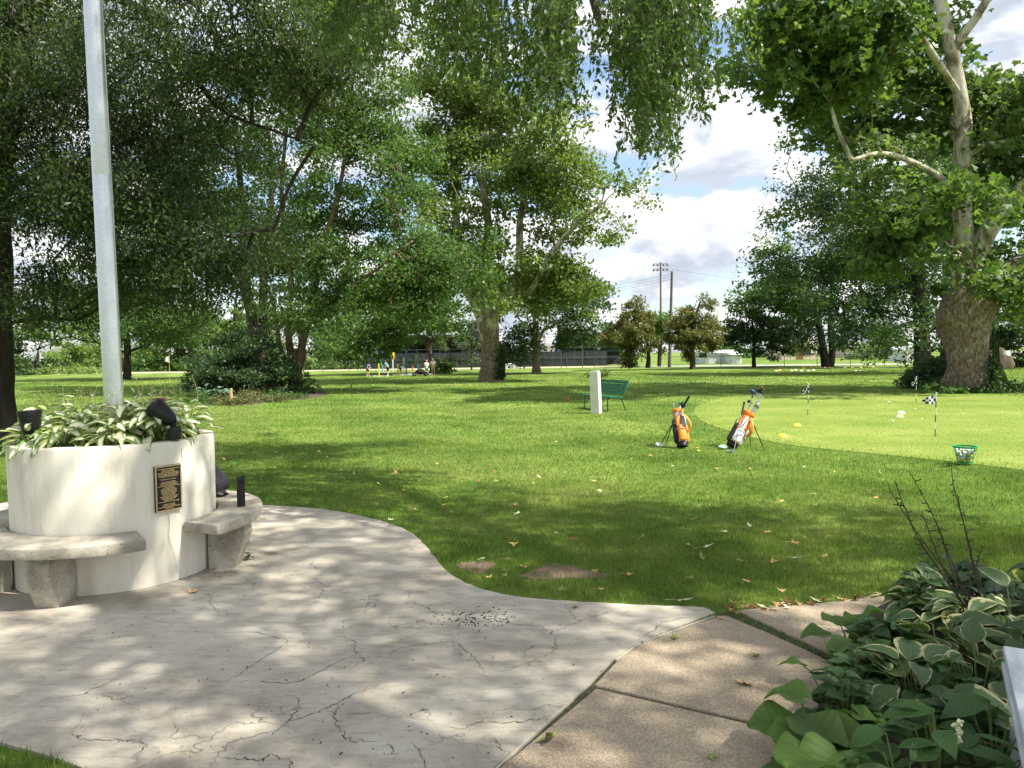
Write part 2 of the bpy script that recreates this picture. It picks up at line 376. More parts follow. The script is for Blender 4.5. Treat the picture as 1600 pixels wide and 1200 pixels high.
for a, b in ((0, 1), (1, 2)):
    A, B = js[a]+(js[b]-js[a])*0.02, js[b]-(js[b]-js[a])*0.03
    d_ = (B-A).normalized(); mb.box((A+B)/2+Vector((0, 0, 0.004)), ((B-A).length, 0.014, 0.026), Matrix.Rotation(math.atan2(d_.y, d_.x), 3, 'Z'))
mb.build('joint_strip', strip_mat, walkway)
A, B = js[2]+(J[4]-J[2])*0.42, js[2]+(J[4]-J[2])*1.05; d_ = (B-A).normalized()
MB().box((A+B)/2+Vector((0, 0, 0.004)), ((B-A).length, 0.013, 0.026), Matrix.Rotation(math.atan2(d_.y, d_.x), 3, 'Z')).build('joint_strip', strip_mat, walkway)

c7 = lambda L_: [(x*0.375, 880+y*0.375) for x, y in L_]
c8 = lambda L_: [(600+x*0.375, 780+y*0.375) for x, y in L_]
cracks = [c7(c) for c in ([(905, 290), (1060, 288), (1150, 310), (1195, 330), (1090, 400), (1000, 460), (910, 505)], [(1190, 545), (1248, 580), (1215, 635), (1165, 690), (1050, 725), (980, 740), (920, 785), (880, 840)],
    [(1165, 670), (1300, 630), (1400, 585), (1500, 535), (1600, 500)], [(1600, 740), (1480, 740), (1420, 700), (1393, 650), (1400, 610), (1460, 570)], [(905, 810), (1010, 812), (1090, 820), (1130, 800), (1200, 830), (1215, 853)],
    [(355, 625), (310, 700), (340, 735), (440, 740), (520, 738), (600, 750), (575, 800), (555, 850)], [(880, 140), (880, 175), (930, 205), (1010, 215)], [(240, 560), (330, 550), (400, 520), (480, 485)], [(430, 545), (490, 570), (560, 550)],
    [(1400, 305), (1470, 320), (1480, 370), (1510, 400), (1480, 430)], [(1300, 60), (1345, 95), (1325, 140), (1220, 160)], [(970, 498), (1100, 492), (1230, 495), (1380, 425), (1480, 375)])]
cracks += [c8(c) for c in ([(100, 380), (120, 430), (180, 450), (215, 475)], [(0, 670), (60, 625), (160, 605), (280, 595), (340, 630), (400, 690), (440, 760)], [(480, 510), (560, 525), (650, 530), (700, 560), (715, 600), (690, 640), (580, 690), (500, 720)],
    [(710, 555), (800, 515), (880, 490), (950, 465)], [(750, 440), (790, 490), (805, 515)], [(320, 945), (420, 930), (560, 930), (660, 915), (680, 930)], [(460, 995), (480, 1030), (515, 1060)], [(120, 1020), (150, 1060), (175, 1118)], [(10, 1015), (60, 1065)], [(1060, 590), (1180, 510), (1290, 490)])]
for c in cracks:
    P_ = smooth2(pxs(c), 9); k = len(P_)
    for i in range(k): P_[i] = P_[i]+Vector((rng.normal(0, 0.008), rng.normal(0, 0.008), 0))
    wd = [max(0.0012, (0.0038+rng.normal(0, 0.002))*min(1, 0.25+3*min(i, k-1-i)/k)) for i in range(k)]
    strip(MB(), P_, wd, GZ+0.0015).build('crack', crack_mat, patio)

green_poly = smooth2([gp(*c) for c in [(1400, 615), (1620, 620), (1830, 650), (1860, 720), (1700, 742), (1500, 723), (1350, 708), (1230, 695), (1150, 677), (1092, 655), (1090, 635), (1140, 620), (1240, 614), (1400, 615)]], 6)[:-1]
tag(MB().prism(green_poly, -0.01, 0.008).build('putting_green', green_mat), kind='structure')
bed_poly = [gp(*c) for c in [(1410, 930), (1362, 962), (1330, 1000), (1308, 1040), (1290, 1088), (1268, 1130), (1245, 1200), (1225, 1300)]]+[Vector((2.6, 0.5, 0)), Vector((6, 0.5, 0)), Vector((6.5, 5.2, 0)), gp(1620, 905)]
tag(MB().prism(bed_poly, -0.02, 0.03).build('flower_bed_soil', soil_mat), kind='structure')
bare = []
for (x, y, rx, ry) in ((880, 896, 62, 11), (745, 886, 28, 9), (300+580, 772, 1, 1)):
    if rx < 5: continue
    pl = []
    for k in range(26):
        a = 2*math.pi*k/26; f = 1+0.22*math.sin(3*a+x)+rng.normal(0, 0.06)
        pl.append(gp(x+rx*f*math.cos(a), y+ry*f*math.sin(a)))
    bare.append(pl); tag(MB().prism(pl, -0.01, 0.005).build('bare_earth', bare_mat), kind='structure')
# island bed under the left trees, dirt track and paved path beyond the fence
isl = smooth2([gp(*c) for c in [(300, 628), (360, 634), (430, 628), (500, 620), (505, 612), (460, 604), (380, 602), (310, 612), (300, 628)]], 4)[:-1]
tag(MB().prism(isl, -0.01, 0.02).build('island_bed_soil', soil_mat), kind='structure')
track_mat = M('dirt_track', S(176, 156, 134), S(200, 180, 158), 0.6, 0.95, 0.3, 8)
tag(MB().prism([(-60, 86.5), (14, 84.5), (15, 90.5), (-60, 94)], -0.01, 0.006).build('dirt_track', track_mat), kind='structure')
path_mat = M('pale_asphalt', S(150, 148, 144), S(170, 168, 164), 0.8, 0.9, 0.3, 20)
tag(MB().prism([(14, 83.5), (75, 70), (76, 75), (15, 89.5)], -0.01, 0.0065).build('paved_path', path_mat), kind='structure')

# ------------------------------------------------------------------ grass blades (nobody could count them)
walk_poly = [J[0], J[1], J[2], J[3], J[4], end2, Vector((end2.x, -1.5, 0)), Vector((far_r.x, -1.5, 0)), far_r, gp(1420, 1100), gp(1258, 1021), gp(1136, 967)]
excl = [walk_poly, patio_poly, slabA, slabB, slabC, bed_poly, green_poly, isl]
zones = [(2.2, 4.5, 4200, 0.0042, 0.042), (4.5, 7, 3800, 0.0046, 0.042), (7, 10, 2200, 0.0062, 0.042), (10, 15, 1000, 0.0092, 0.042), (15, 24, 350, 0.0155, 0.04), (24, 38, 105, 0.028, 0.046), (38, 62, 36, 0.05, 0.05)]
BV = []; BF = []; bo = 0
for y0, y1, den, wd, ht in zones:
    xl, xr = -0.74*y1-0.8, 0.74*y1+0.8; n = int((xr-xl)*(y1-y0)*den)
    X = rng.uniform(xl, xr, n); Y = rng.uniform(y0, y1, n)
    keep = np.abs(X) < 0.73*Y+0.9
    for e in excl: keep &= ~(pt_in(e, X+rng.normal(0, 0.4, n), Y+rng.normal(0, 0.4, n)) if (e is green_poly or e is isl) else pt_in(e, X, Y))
    for b in bare: keep &= ~(pt_in(b, X+rng.normal(0, 0.05, n), Y+rng.normal(0, 0.07, n)) & (rng.random(n) < 0.9))
    pn = np.sin(X*2.1+np.sin(Y*1.7)*2)+np.sin(Y*2.6+X*0.7)+np.sin(X*5.3-Y*4.1)*0.6
    keep &= rng.random(n) < np.clip(0.86+0.12*pn, 0.45, 1)
    X, Y = X[keep], Y[keep]; n = len(X)
    h = ht*rng.uniform(0.55, 1.25, n)*(1+0.12*np.clip(np.sin(X*3.1)+np.sin(Y*2.3), -1, 1.5)); a = rng.uniform(0, 2*np.pi, n); ln = h*rng.uniform(0.1, 0.75, n); ww = wd*rng.uniform(0.7, 1.3, n)
    dx, dy = np.cos(a), np.sin(a); b2 = rng.uniform(0, 2*np.pi, n); sx, sy = np.cos(b2)*ww/2, np.sin(b2)*ww/2
    z0 = np.zeros(n)
    P0 = np.stack([X-sx, Y-sy, z0], 1); P1 = np.stack([X+sx, Y+sy, z0], 1)
    P2 = np.stack([X+dx*ln*0.35+sx*0.75, Y+dy*ln*0.35+sy*0.75, h*0.62], 1); P3 = np.stack([X+dx*ln*0.35-sx*0.75, Y+dy*ln*0.35-sy*0.75, h*0.62], 1)
    P4 = np.stack([X+dx*ln, Y+dy*ln, h], 1)
    if y1 <= 7:
        V = np.stack([P0, P1, P2, P3, P4], 1).reshape(-1, 3); i0 = np.arange(n)*5+bo
        BF.append(np.stack([i0, i0+1, i0+2], 1)); BF.append(np.stack([i0, i0+2, i0+3], 1)); BF.append(np.stack([i0+3, i0+2, i0+4], 1)); bo += n*5
    else:
        V = np.stack([P0, P1, P4], 1).reshape(-1, 3); i0 = np.arange(n)*3+bo; BF.append(np.stack([i0, i0+1, i0+2], 1)); bo += n*3
    BV.append(V)
gme = fast_mesh('grass', np.concatenate(BV), np.concatenate(BF), blade_mat)
tag(link(bpy.data.objects.new('grass', gme)), 'short mown green grass of the park lawn', 'grass', kind='stuff')
n = 150000; gx = [p_.x for p_ in green_poly]; gyy = [p_.y for p_ in green_poly]; X = rng.uniform(min(gx), max(gx), n); Y = rng.uniform(min(gyy), max(gyy), n)
keep = pt_in(green_poly, X, Y) & (np.abs(X) < 0.74*Y+1.5); X, Y = X[keep], Y[keep]; n = len(X); a = rng.uniform(0, 6.28, n); h = rng.uniform(0.003, 0.009, n); ww = rng.uniform(0.006, 0.012, n); dx, dy = np.cos(a), np.sin(a)
V = np.stack([np.stack([X-dy*ww, Y+dx*ww, 0*X+0.008], 1), np.stack([X+dy*ww, Y-dx*ww, 0*X+0.008], 1), np.stack([X+dx*h*0.8, Y+dy*h*0.8, 0.008+h], 1)], 1).reshape(-1, 3)
tag(link(bpy.data.objects.new('green_turf', fast_mesh('green_turf', V, np.arange(3*n).reshape(-1, 3), blade_green))), 'very short bright turf of the putting green', 'turf', kind='stuff')
print('grass tris', len(gme.polygons))
# ------------------------------------------------------------------ trees
def bark(name, c1, c2, c3=None, sc=6, st=1.0):
    m, p, q = newmat(name, 0.9); tcn = q.n('ShaderNodeTexCoord'); vec = tcn.outputs['Object']
    a = q.noise(q.map(vec, (sc, sc, sc*0.18)), 1.0, 7, 0.7, 0.6); b = q.noise(vec, 0.7, 3)
    f = q.math('ADD', q.math('MULTIPLY', a, 0.75), q.math('MULTIPLY', b, 0.25))
    q.l(q.ramp(f, [(0.36, c1), (0.52, c2), (0.7, c3 or c2)]), p.inputs['Base Color']); q.l(q.bump(a, st, 0.07), p.inputs['Normal'])
    p.inputs['Specular IOR Level'].default_value = 0.15
    return m
bark_brown = bark('bark_brown', (0.045, 0.034, 0.026, 1), (0.12, 0.092, 0.068, 1), (0.19, 0.155, 0.12, 1))
bark_dark = bark('bark_dark', (0.022, 0.018, 0.014, 1), (0.06, 0.048, 0.038, 1), (0.10, 0.082, 0.064, 1))
bark_warm = bark('bark_warm', (0.075, 0.045, 0.03, 1), (0.17, 0.115, 0.075, 1), (0.28, 0.20, 0.13, 1))
def plane_bark(name, zlo, zhi):
    """plane-tree bark: scaly brown low down, shedding to cream and olive plates above"""
    m, p, q = newmat(name, 0.85); tcn = q.n('ShaderNodeTexCoord'); vec = tcn.outputs['Object']
    geo = q.n('ShaderNodeNewGeometry'); sp = q.n('ShaderNodeSeparateXYZ'); q.l(geo.outputs['Position'], sp.inputs[0])
    hz = q.math('DIVIDE', q.math('SUBTRACT', sp.outputs['Z'], zlo), zhi-zlo, True)
    sc = q.noise(q.map(vec, (10, 10, 5.5)), 1.0, 9, 0.8, 0.08); pl = q.noise(q.map(vec, (2.4, 2.4, 1.0)), 1.0, 5, 0.6, 0.8)
    low = q.ramp(sc, [(0.38, (0.06, 0.044, 0.033, 1)), (0.5, (0.19, 0.145, 0.105, 1)), (0.62, (0.38, 0.32, 0.25, 1))])
    up = q.ramp(q.math('ADD', q.math('MULTIPLY', pl, 0.75), q.math('MULTIPLY', sc, 0.25)), [(0.40, (0.17, 0.13, 0.09, 1)), (0.47, (0.30, 0.27, 0.18, 1)), (0.52, (0.47, 0.43, 0.33, 1)), (0.62, (0.64, 0.60, 0.50, 1))])
    q.l(q.mix(q.ramp(q.math('ADD', hz, q.math('MULTIPLY', q.math('SUBTRACT', pl, 0.5), 1.6)), [(0.35, 0), (0.65, 1)]), low, up), p.inputs['Base Color'])
    q.l(q.bump(sc, 1.0, 0.06), p.inputs['Normal']); p.inputs['Specular IOR Level'].default_value = 0.15
    return m

def limb_mesh(mb, pts, rad, n=14, steps=5, lump=0.06, seed=0):
    P_ = catmull(pts, steps); Rr = np.interp(np.linspace(0, 1, len(P_)), np.linspace(0, 1, len(rad)), rad)
    V = []; F = []; up = Vector((0.2, 1, 0.1)); k = len(P_); rs = np.random.default_rng(seed)
    ph = rs.uniform(0, 6.28, 6)
    for i in range(k):
        t = Vector(P_[min(i+1, k-1)]-P_[max(i-1, 0)]).normalized(); a = t.cross(up).normalized(); b = a.cross(t).normalized(); up = b
        for j in range(n):
            th = 2*math.pi*j/n
            f = 1+lump*(math.sin(2*th+ph[0]+i*0.35)+0.7*math.sin(3*th+ph[1]-i*0.5)+0.6*math.sin(5*th+ph[2]+i*0.9))+rs.normal(0, lump*0.08)
            V.append(Vector(P_[i])+(a*math.cos(th)+b*math.sin(th))*Rr[i]*f)
    for i in range(k-1):
        for j in range(n): F.append((i*n+j, i*n+(j+1) % n, (i+1)*n+(j+1) % n, (i+1)*n+j))
    F.append(tuple((k-1)*n+j for j in range(n)))
    mb.add(V, F); return P_, Rr
def leaf_arrays(C, size, rs, up=0.7, narrow=0.5, lobed=False, droop=0.25, vary=0.35):
    n = len(C); nr = rs.normal(0, 1, (n, 3)); nr /= np.linalg.norm(nr, axis=1, keepdims=True)
    nr = nr*0.9+np.array([0, 0, up]); nr /= np.linalg.norm(nr, axis=1, keepdims=True)
    d = rs.normal(0, 1, (n, 3)); d[:, 2] -= droop*2; d -= nr*np.sum(d*nr, 1, keepdims=True); d /= np.linalg.norm(d, axis=1, keepdims=True)+1e-9
    s = np.cross(nr, d); l = size*(1+rs.uniform(-vary, vary, n))[:, None]; wd = l*narrow*rs.uniform(0.8, 1.2, (n, 1))
    if not lobed:
        V = np.stack([C-d*l*0.5, C-d*l*0.08+s*wd*0.5+nr*wd*0.12, C+d*l*0.5, C-d*l*0.08-s*wd*0.5+nr*wd*0.12], 1).reshape(-1, 3)
        i = np.arange(n)*4; return V, np.stack([i, i+1, i+2, i+3], 1)
    b = C-d*l*0.45; out = [b]; Fs = []
    for a, k in ((-1.0, 0.8), (0.0, 1.0), (1.0, 0.8)):
        dd = d*math.cos(a)+s*math.sin(a); ss = np.cross(nr, dd); tip = b+dd*l*k-nr*l*0.1*abs(a)
        out += [b+dd*l*k*0.5+ss*wd*0.36, tip, b+dd*l*k*0.5-ss*wd*0.36]
    V = np.stack(out, 1).reshape(-1, 3); i = np.arange(n)*10
    F = np.concatenate([np.stack([i, i+1+3*k, i+2+3*k, i+3+3*k], 1) for k in range(3)]); return V, F

TRIS = [0]
def tree(name, label, base, limbs, ells, ncl, lpc, leaf, lmat, bmat, seed, spread=0.9, flat=0.6, narrow=0.55, lobed=False, up=0.7, droop=0.25, tip=0.014, cat='tree', group=None, trunk_name='trunk', crown_name='crown', extra=None, shell=2.4, step=1.1, cut=None, lump=0.06, bpc=9, bough=1.15):
    """limbs: polylines with radii; ells: crown volumes (centre, radii, weight). Twigs grow from the limbs to every leaf clump."""
    rs = np.random.default_rng(seed); base = Vector(base); root = empty(name, (base.x, base.y, 0), 0, label, cat, group)
    mb = MB(); nodes = []; nrad = []; par = []
    for li, (pts, rad) in enumerate(limbs):
        pts = [Vector(p_)-Vector((base.x, base.y, 0)) for p_ in pts]
        P_, Rr = limb_mesh(mb, pts, rad, 14 if max(rad) > 0.1 else 7, 5, lump, seed+li)
        for i in range(max(1, len(P_)//4), len(P_)): nodes.append(np.array(P_[i])); nrad.append(Rr[i]); par.append(-1)
    W = np.array([e[2] for e in ells], float); W /= W.sum(); cl = []; bo_ = []      # boughs first, then the clumps along each bough
    while len(bo_) < max(5, int(ncl/bpc)):
        e = ells[rs.choice(len(ells), p=W)]; v = rs.normal(0, 1, 3); v /= np.linalg.norm(v); r = rs.random()**(1/shell)*rs.uniform(0.85, 1.12)
        c = np.array(e[0])-np.array([base.x, base.y, 0])+v*r*np.array(e[1]); bo_.append((c, spread*rs.uniform(0.75, 1.5)*bough))
    while len(cl) < ncl:
        c0, bs = bo_[rs.integers(len(bo_))]; c = c0+np.clip(rs.normal(0, 0.62, 3), -1.2, 1.2)*bs*np.array([1, 1, 0.5]); c[2] -= 0.12*bs*np.hypot(*(c-c0)[:2])
        c[2] = max(0.05, c[2]) if c[2] > -0.3 else 0.05+0.2*rs.random()
        if cut is not None and cut(c+np.array([base.x, base.y, 0])): continue
        cl.append(c)
    cl = np.array(cl); n0 = len(nodes)
    ND = np.zeros((n0+ncl*6, 3)); ND[:n0] = nodes; cnt = n0; PAR = [-1]*n0; RAD = list(nrad)
    dist = np.min(np.linalg.norm(cl[:, None, :]-ND[None, :n0, :], axis=2), axis=1)
    tips = []
    for ci in np.argsort(dist):
        c = cl[ci]; dv = ND[:cnt]-c; dd = np.linalg.norm(dv, axis=1)
        j = int(np.argmin(dd*(1+0.7*np.clip(dv[:, 2]/(dd+1e-6), -0.3, 1)))); a = ND[j].copy(); L_ = np.linalg.norm(c-a); k = int(np.clip(round(L_/step), 1, 5)); prev = j
        for s_ in range(1, k+1):
            t = s_/k; pnt = a+(c-a)*t+np.array([0, 0, 0.10*L_*math.sin(math.pi*t)])+(rs.normal(0, 0.06*L_, 3) if s_ < k else 0)
            ND[cnt] = pnt; PAR.append(prev); RAD.append(0.0); prev = cnt; cnt += 1
        tips.append(prev)
    acc = np.zeros(cnt); 
    for t in tips: acc[t] += tip**2.2
    for i in range(cnt-1, n0-1, -1):
        RAD[i] = acc[i]**(1/2.2) if acc[i] > 0 else tip; acc[PAR[i]] += acc[i]
    V = []; F = []
    for i in range(n0, cnt):
        j = PAR[i]; A = Vector(ND[j]); B = Vector(ND[i]); t = B-A
        if t.length < 1e-4: continue
        t.normalize(); u = t.cross(Vector((0.3, 0.5, 0.8))).normalized(); v_ = t.cross(u)
        ra = min(RAD[j] if j >= n0 else RAD[i]*1.25, RAD[i]*1.6); n = 5 if RAD[i] > 0.05 else 3; o = len(V)
        for (c, r) in ((A, ra), (B, RAD[i])):
            for k in range(n):
                th = 2*math.pi*k/n; V.append(c+u*math.cos(th)*r+v_*math.sin(th)*r)
        for k in range(n): F.append((o+k, o+(k+1) % n, o+n+(k+1) % n, o+n+k))
    mb.add(V, F)
    if extra: extra(mb, base)
    me = bpy.data.meshes.new(trunk_name); me.from_pydata(mb.v, [], mb.f); me.materials.append(bmat); me.polygons.foreach_set('use_smooth', np.ones(len(me.polygons), dtype=bool))
    link(bpy.data.objects.new(trunk_name, me), root)
    K = np.maximum(3, rs.poisson(lpc, ncl)); sg = spread*0.72*rs.uniform(0.55, 1.3, ncl)
    idx = np.repeat(np.arange(ncl), K); off = np.clip(rs.normal(0, 0.5, (len(idx), 3)), -0.85, 0.85)*np.array([1, 1, flat]); off *= sg[idx][:, None]
    off[:, 2] -= droop*0.35*np.sum(off[:, :2]**2, 1)/np.maximum(0.2, sg[idx])
    C = cl[idx]+off; C = C[C[:, 2] > 0.04]
    LV, LF = leaf_arrays(C, leaf, rs, up, narrow, lobed, droop)
    cm = fast_mesh(crown_name, LV, LF, lmat); link(bpy.data.objects.new(crown_name, cm), root)
    TRIS[0] += 2*len(LF)
    return root
def EL(px, py, Y, rx, ry, rd, wgt=1.0):
    c = dp(px, py, Y); s_ = Y/FPX; return ((c.x, c.y, c.z), (rx*s_, rd, ry*s_), wgt)
def LB(pts, rad, Y, dY=0.0):
    """a limb drawn by its outline points at a distance; radii in picture widths"""
    n = len(pts); P_ = [dp(x, y, Y+dY*(i/max(1, n-1))) for i, (x, y) in enumerate(pts)]
    return (P_, [r*Y/FPX for r in rad])

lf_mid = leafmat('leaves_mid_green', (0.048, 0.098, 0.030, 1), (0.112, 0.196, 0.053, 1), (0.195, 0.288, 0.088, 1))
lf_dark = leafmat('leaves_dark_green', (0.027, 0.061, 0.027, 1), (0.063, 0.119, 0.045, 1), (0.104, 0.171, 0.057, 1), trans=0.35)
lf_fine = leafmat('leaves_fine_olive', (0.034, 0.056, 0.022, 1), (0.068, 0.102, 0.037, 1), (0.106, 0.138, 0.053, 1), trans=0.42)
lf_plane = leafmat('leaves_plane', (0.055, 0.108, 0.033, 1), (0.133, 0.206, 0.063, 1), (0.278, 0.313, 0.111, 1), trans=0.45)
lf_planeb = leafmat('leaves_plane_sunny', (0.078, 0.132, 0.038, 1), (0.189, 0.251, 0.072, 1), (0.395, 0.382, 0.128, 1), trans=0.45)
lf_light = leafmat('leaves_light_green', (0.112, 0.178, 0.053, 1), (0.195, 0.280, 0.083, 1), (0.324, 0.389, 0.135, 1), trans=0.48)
lf_rust = leafmat('leaves_rusty_green', (0.085, 0.108, 0.030, 1), (0.178, 0.173, 0.053, 1), (0.339, 0.238, 0.088, 1), trans=0.3)
lf_hang = leafmat('leaves_hanging', (0.055, 0.102, 0.033, 1), (0.130, 0.204, 0.069, 1), (0.223, 0.305, 0.109, 1), trans=0.45, nscale=0.8, rough=0.4)
lf_blue = leafmat('leaves_spruce', (0.065, 0.101, 0.059, 1), (0.130, 0.171, 0.101, 1), (0.244, 0.277, 0.171, 1), trans=0.2)

# the old plane tree at right
Y4 = 30.0; b4 = gp(1515, 612); Y4 = b4.y
pb4 = plane_bark('plane_bark_old', 3.0, 7.5)
tree('plane_tree', 'huge old plane tree with swollen brown trunk, ivy at its foot and pale upper limbs', b4, [
    LB([(1516, 618), (1514, 600), (1513, 575), (1511, 545), (1508, 515), (1506, 494), (1510, 470), (1514, 448), (1512, 425)], [46, 36, 32, 31, 35, 38.5, 34, 25, 14], Y4),
    LB([(1506, 478), (1507, 440), (1508, 400), (1504, 350), (1503, 290), (1505, 220), (1502, 160), (1489, 90), (1477, 40), (1466, -20), (1455, -120)], [21, 17, 15, 14, 13, 12, 11, 10, 9, 8, 6], Y4),
    LB([(1508, 520), (1526, 482), (1550, 452), (1580, 428), (1630, 395), (1700, 350), (1790, 280)], [26, 28, 24, 20, 17, 13, 8], Y4, 2),
    LB([(1514, 420), (1530, 388), (1552, 350), (1580, 312), (1620, 275), (1680, 225)], [12, 13, 12, 11, 10, 8], Y4, -2),
    LB([(1488, 85), (1505, 55), (1530, 20), (1550, -15), (1580, -80)], [6, 6.5, 6, 5, 4], Y4, -1.5),
    LB([(1480, 52), (1450, 40), (1415, 28), (1375, 22), (1320, 10)], [5, 5, 4, 3.2, 2], Y4, -2),
    LB([(1500, 150), (1440, 60), (1380, -20), (1320, -60)], [5, 5, 4, 3], Y4, -4), LB([(1503, 300), (1440, 260), (1380, 240), (1330, 250)], [5, 4.5, 3.5, 2.5], Y4, -3)],
    [EL(1440, 110, Y4+2, 190, 100, 2.5, 1.5), EL(1280, 60, Y4-2, 120, 90, 3.2, 1.1), EL(1215, 120, Y4-3, 52, 55, 2.0, 0.30), EL(1590, 200, Y4+1.5, 110, 120, 3, 1.0), EL(1365, 250, Y4-1, 100, 90, 3.2, 0.9), EL(1400, 370, Y4+0.5, 66, 76, 2.4, 0.5), EL(1600, 400, Y4+2.5, 80, 90, 2, 0.5), EL(1500, -180, Y4, 330, 120, 8, 1.5), EL(1720, 100, Y4, 150, 250, 6, 0.9), EL(1480, 230, Y4+2.6, 110, 130, 1.8, 0.9), EL(1560, 300, Y4-2.4, 40, 40, 0.8, 0.10), EL(1590, 440, Y4-1.5, 45, 40, 1.0, 0.22)],
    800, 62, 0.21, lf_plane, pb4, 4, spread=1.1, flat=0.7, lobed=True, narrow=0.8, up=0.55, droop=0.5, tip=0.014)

# plane tree in the middle
b3 = gp(768, 596); Y3 = b3.y; pb3 = plane_bark('plane_bark_pale', 1.5, 5.5)
tree('plane_tree', 'tall plane tree with mottled pale trunk standing alone mid lawn', b3, [
    LB([(766, 601), (766, 590), (767, 570), (766, 540), (763, 515), (762, 496)], [22, 18, 16, 15, 15.5, 17], Y3),
    LB([(756, 500), (744, 475), (730, 450), (726, 415), (716, 370), (712, 300), (722, 220)], [11, 9, 8, 7, 6, 5, 3], Y3, 1),
    LB([(763, 500), (763, 470), (760, 430), (764, 360), (756, 290), (760, 200), (752, 120)], [9, 8, 7.5, 6.5, 5.5, 4.5, 3], Y3, 0),
    LB([(770, 500), (782, 480), (800, 460), (812, 420), (812, 350), (824, 280), (840, 200)], [9, 8, 7, 6, 5.5, 4, 3], Y3, -1),
    LB([(774, 496), (795, 482), (815, 468), (835, 445), (860, 400), (900, 350), (940, 320)], [5, 4.5, 4, 4, 4, 3.5, 2.5], Y3, -3)],
    [EL(770, 210, Y3, 130, 150, 6, 1.7), EL(880, 300, Y3, 95, 85, 4.5, 0.95), EL(700, 330, Y3, 70, 110, 4.5, 0.8), EL(815, 410, Y3-1, 100, 70, 4, 0.7), EL(700, 130, Y3, 90, 90, 5, 0.7), EL(930, 300, Y3, 48, 45, 2.5, 0.3), EL(870, 440, Y3, 50, 45, 3, 0.3)],
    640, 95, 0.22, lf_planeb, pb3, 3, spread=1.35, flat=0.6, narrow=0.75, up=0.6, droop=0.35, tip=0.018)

# the forked trees of the island bed at left
b2 = gp(463, 614); Y2 = b2.y
tree('forked_tree', 'tree with warm brown trunk forking low into several stems beside dark shrub', b2, [
    LB([(460, 618), (462, 600), (462, 580), (466, 562), (470, 548)], [15, 11, 10.5, 11, 9], Y2),
    LB([(458, 572), (453, 545), (451, 520), (452, 480), (455, 440), (450, 380), (440, 310), (445, 230), (455, 150)], [6, 5.5, 5, 4.8, 4.6, 4.2, 3.6, 3, 2], Y2, 1.5),
    LB([(468, 560), (474, 530), (480, 500), (488, 465), (497, 430), (505, 380), (525, 320), (540, 240), (550, 160)], [7, 6, 5.6, 5.2, 5, 4.4, 3.6, 2.8, 2], Y2, -1),
    LB([(455, 575), (445, 560), (437, 540), (433, 515), (425, 470), (400, 400)], [4.5, 4, 3.6, 3.3, 3, 2], Y2, 1), LB([(480, 510), (495, 490), (530, 460), (590, 420), (640, 380)], [3, 3, 2.6, 2.2, 1.5], Y2, -2)],
    [EL(520, 270, Y2, 150, 150, 5, 1.6), EL(610, 380, Y2, 90, 100, 4, 0.9), EL(600, 190, Y2, 80, 90, 4, 0.7), EL(450, 120, Y2, 120, 80, 4.5, 0.8), EL(560, 460, Y2, 90, 50, 3, 0.5), EL(640, 250, Y2, 50, 80, 3, 0.45), EL(670, 430, Y2, 60, 50, 3, 0.35)],
    640, 110, 0.165, lf_mid, bark_warm, 2, spread=1.15, flat=0.6, narrow=0.6, up=0.5, droop=0.35, tip=0.013)
bb = dp(405, 606, 41); bb.z = 0
tree('dark_stemmed_tree', 'tree with two dark leaning stems rising behind the island shrub', bb, [
    LB([(404, 610), (402, 570), (398, 525), (390, 480), (382, 430), (385, 360), (375, 280), (365, 180)], [12, 10, 8.5, 8, 7.5, 6, 4.5, 3], 41),
    LB([(404, 580), (410, 540), (411, 500), (412, 440), (415, 380), (425, 300), (420, 200)], [7, 7, 6.5, 6, 5.5, 4, 2.5], 41, 1)],
    [EL(400, 260, 41, 130, 150, 5, 1.6), EL(330, 380, 41, 90, 90, 4, 0.9), EL(460, 400, 42, 70, 60, 3, 0.4), EL(290, 260, 41, 80, 110, 4, 0.6)],
    360, 80, 0.20, lf_dark, bark_dark, 22, spread=1.25, flat=0.6, narrow=0.6, tip=0.014)

# big trunk on the left edge with fine drooping foliage over the planter
b1 = gp(2, 694); Y1 = b1.y
tree('large_shade_tree', 'large tree with dark furrowed trunk at the lawn beside the planter, fine drooping foliage', b1, [
    LB([(-4, 702), (-10, 670), (-14, 630), (-16, 560), (-18, 480), (-16, 380), (-18, 280), (-8, 200), (2, 130)], [54, 36, 32, 31, 30, 30, 31, 30, 29], Y1),
    LB([(-6, 150), (15, 100), (35, 50), (55, 0), (80, -60), (120, -140)], [26, 25, 22, 20, 16, 12], Y1, -1), LB([(-8, 160), (-40, 60), (-70, -60)], [22, 20, 14], Y1),
    LB([(10, 300), (40, 275), (80, 268), (130, 250), (180, 210)], [7, 6, 5, 4, 2.5], Y1, -1),
    LB([(60, -40), (160, -10), (230, 20), (265, 65), (290, 105), (315, 135), (345, 170), (385, 190), (430, 205), (490, 228)], [7, 6, 5.5, 5, 5, 4, 3.2, 2.6, 2, 1.2], Y1, -2)],
    [EL(110, 230, Y1, 170, 190, 3.2, 1.7), EL(250, 310, Y1-1, 110, 120, 2.6, 0.85), EL(280, 110, Y1-1, 170, 100, 2.6, 1.0), EL(60, 60, Y1, 150, 100, 3, 0.6), EL(430, 60, Y1-2, 120, 70, 2, 0.55), EL(150, 430, Y1, 150, 55, 2.4, 0.45), EL(100, -150, Y1, 420, 130, 4.5, 1.1), EL(-200, 150, Y1, 200, 250, 4, 0.8), EL(330, 400, Y1-1, 60, 60, 1.4, 0.2)],
    1150, 165, 0.098, lf_fine, bark_dark, 1, spread=0.85, bpc=7, flat=0.75, narrow=0.36, up=0.3, droop=0.7, tip=0.007, step=0.6)

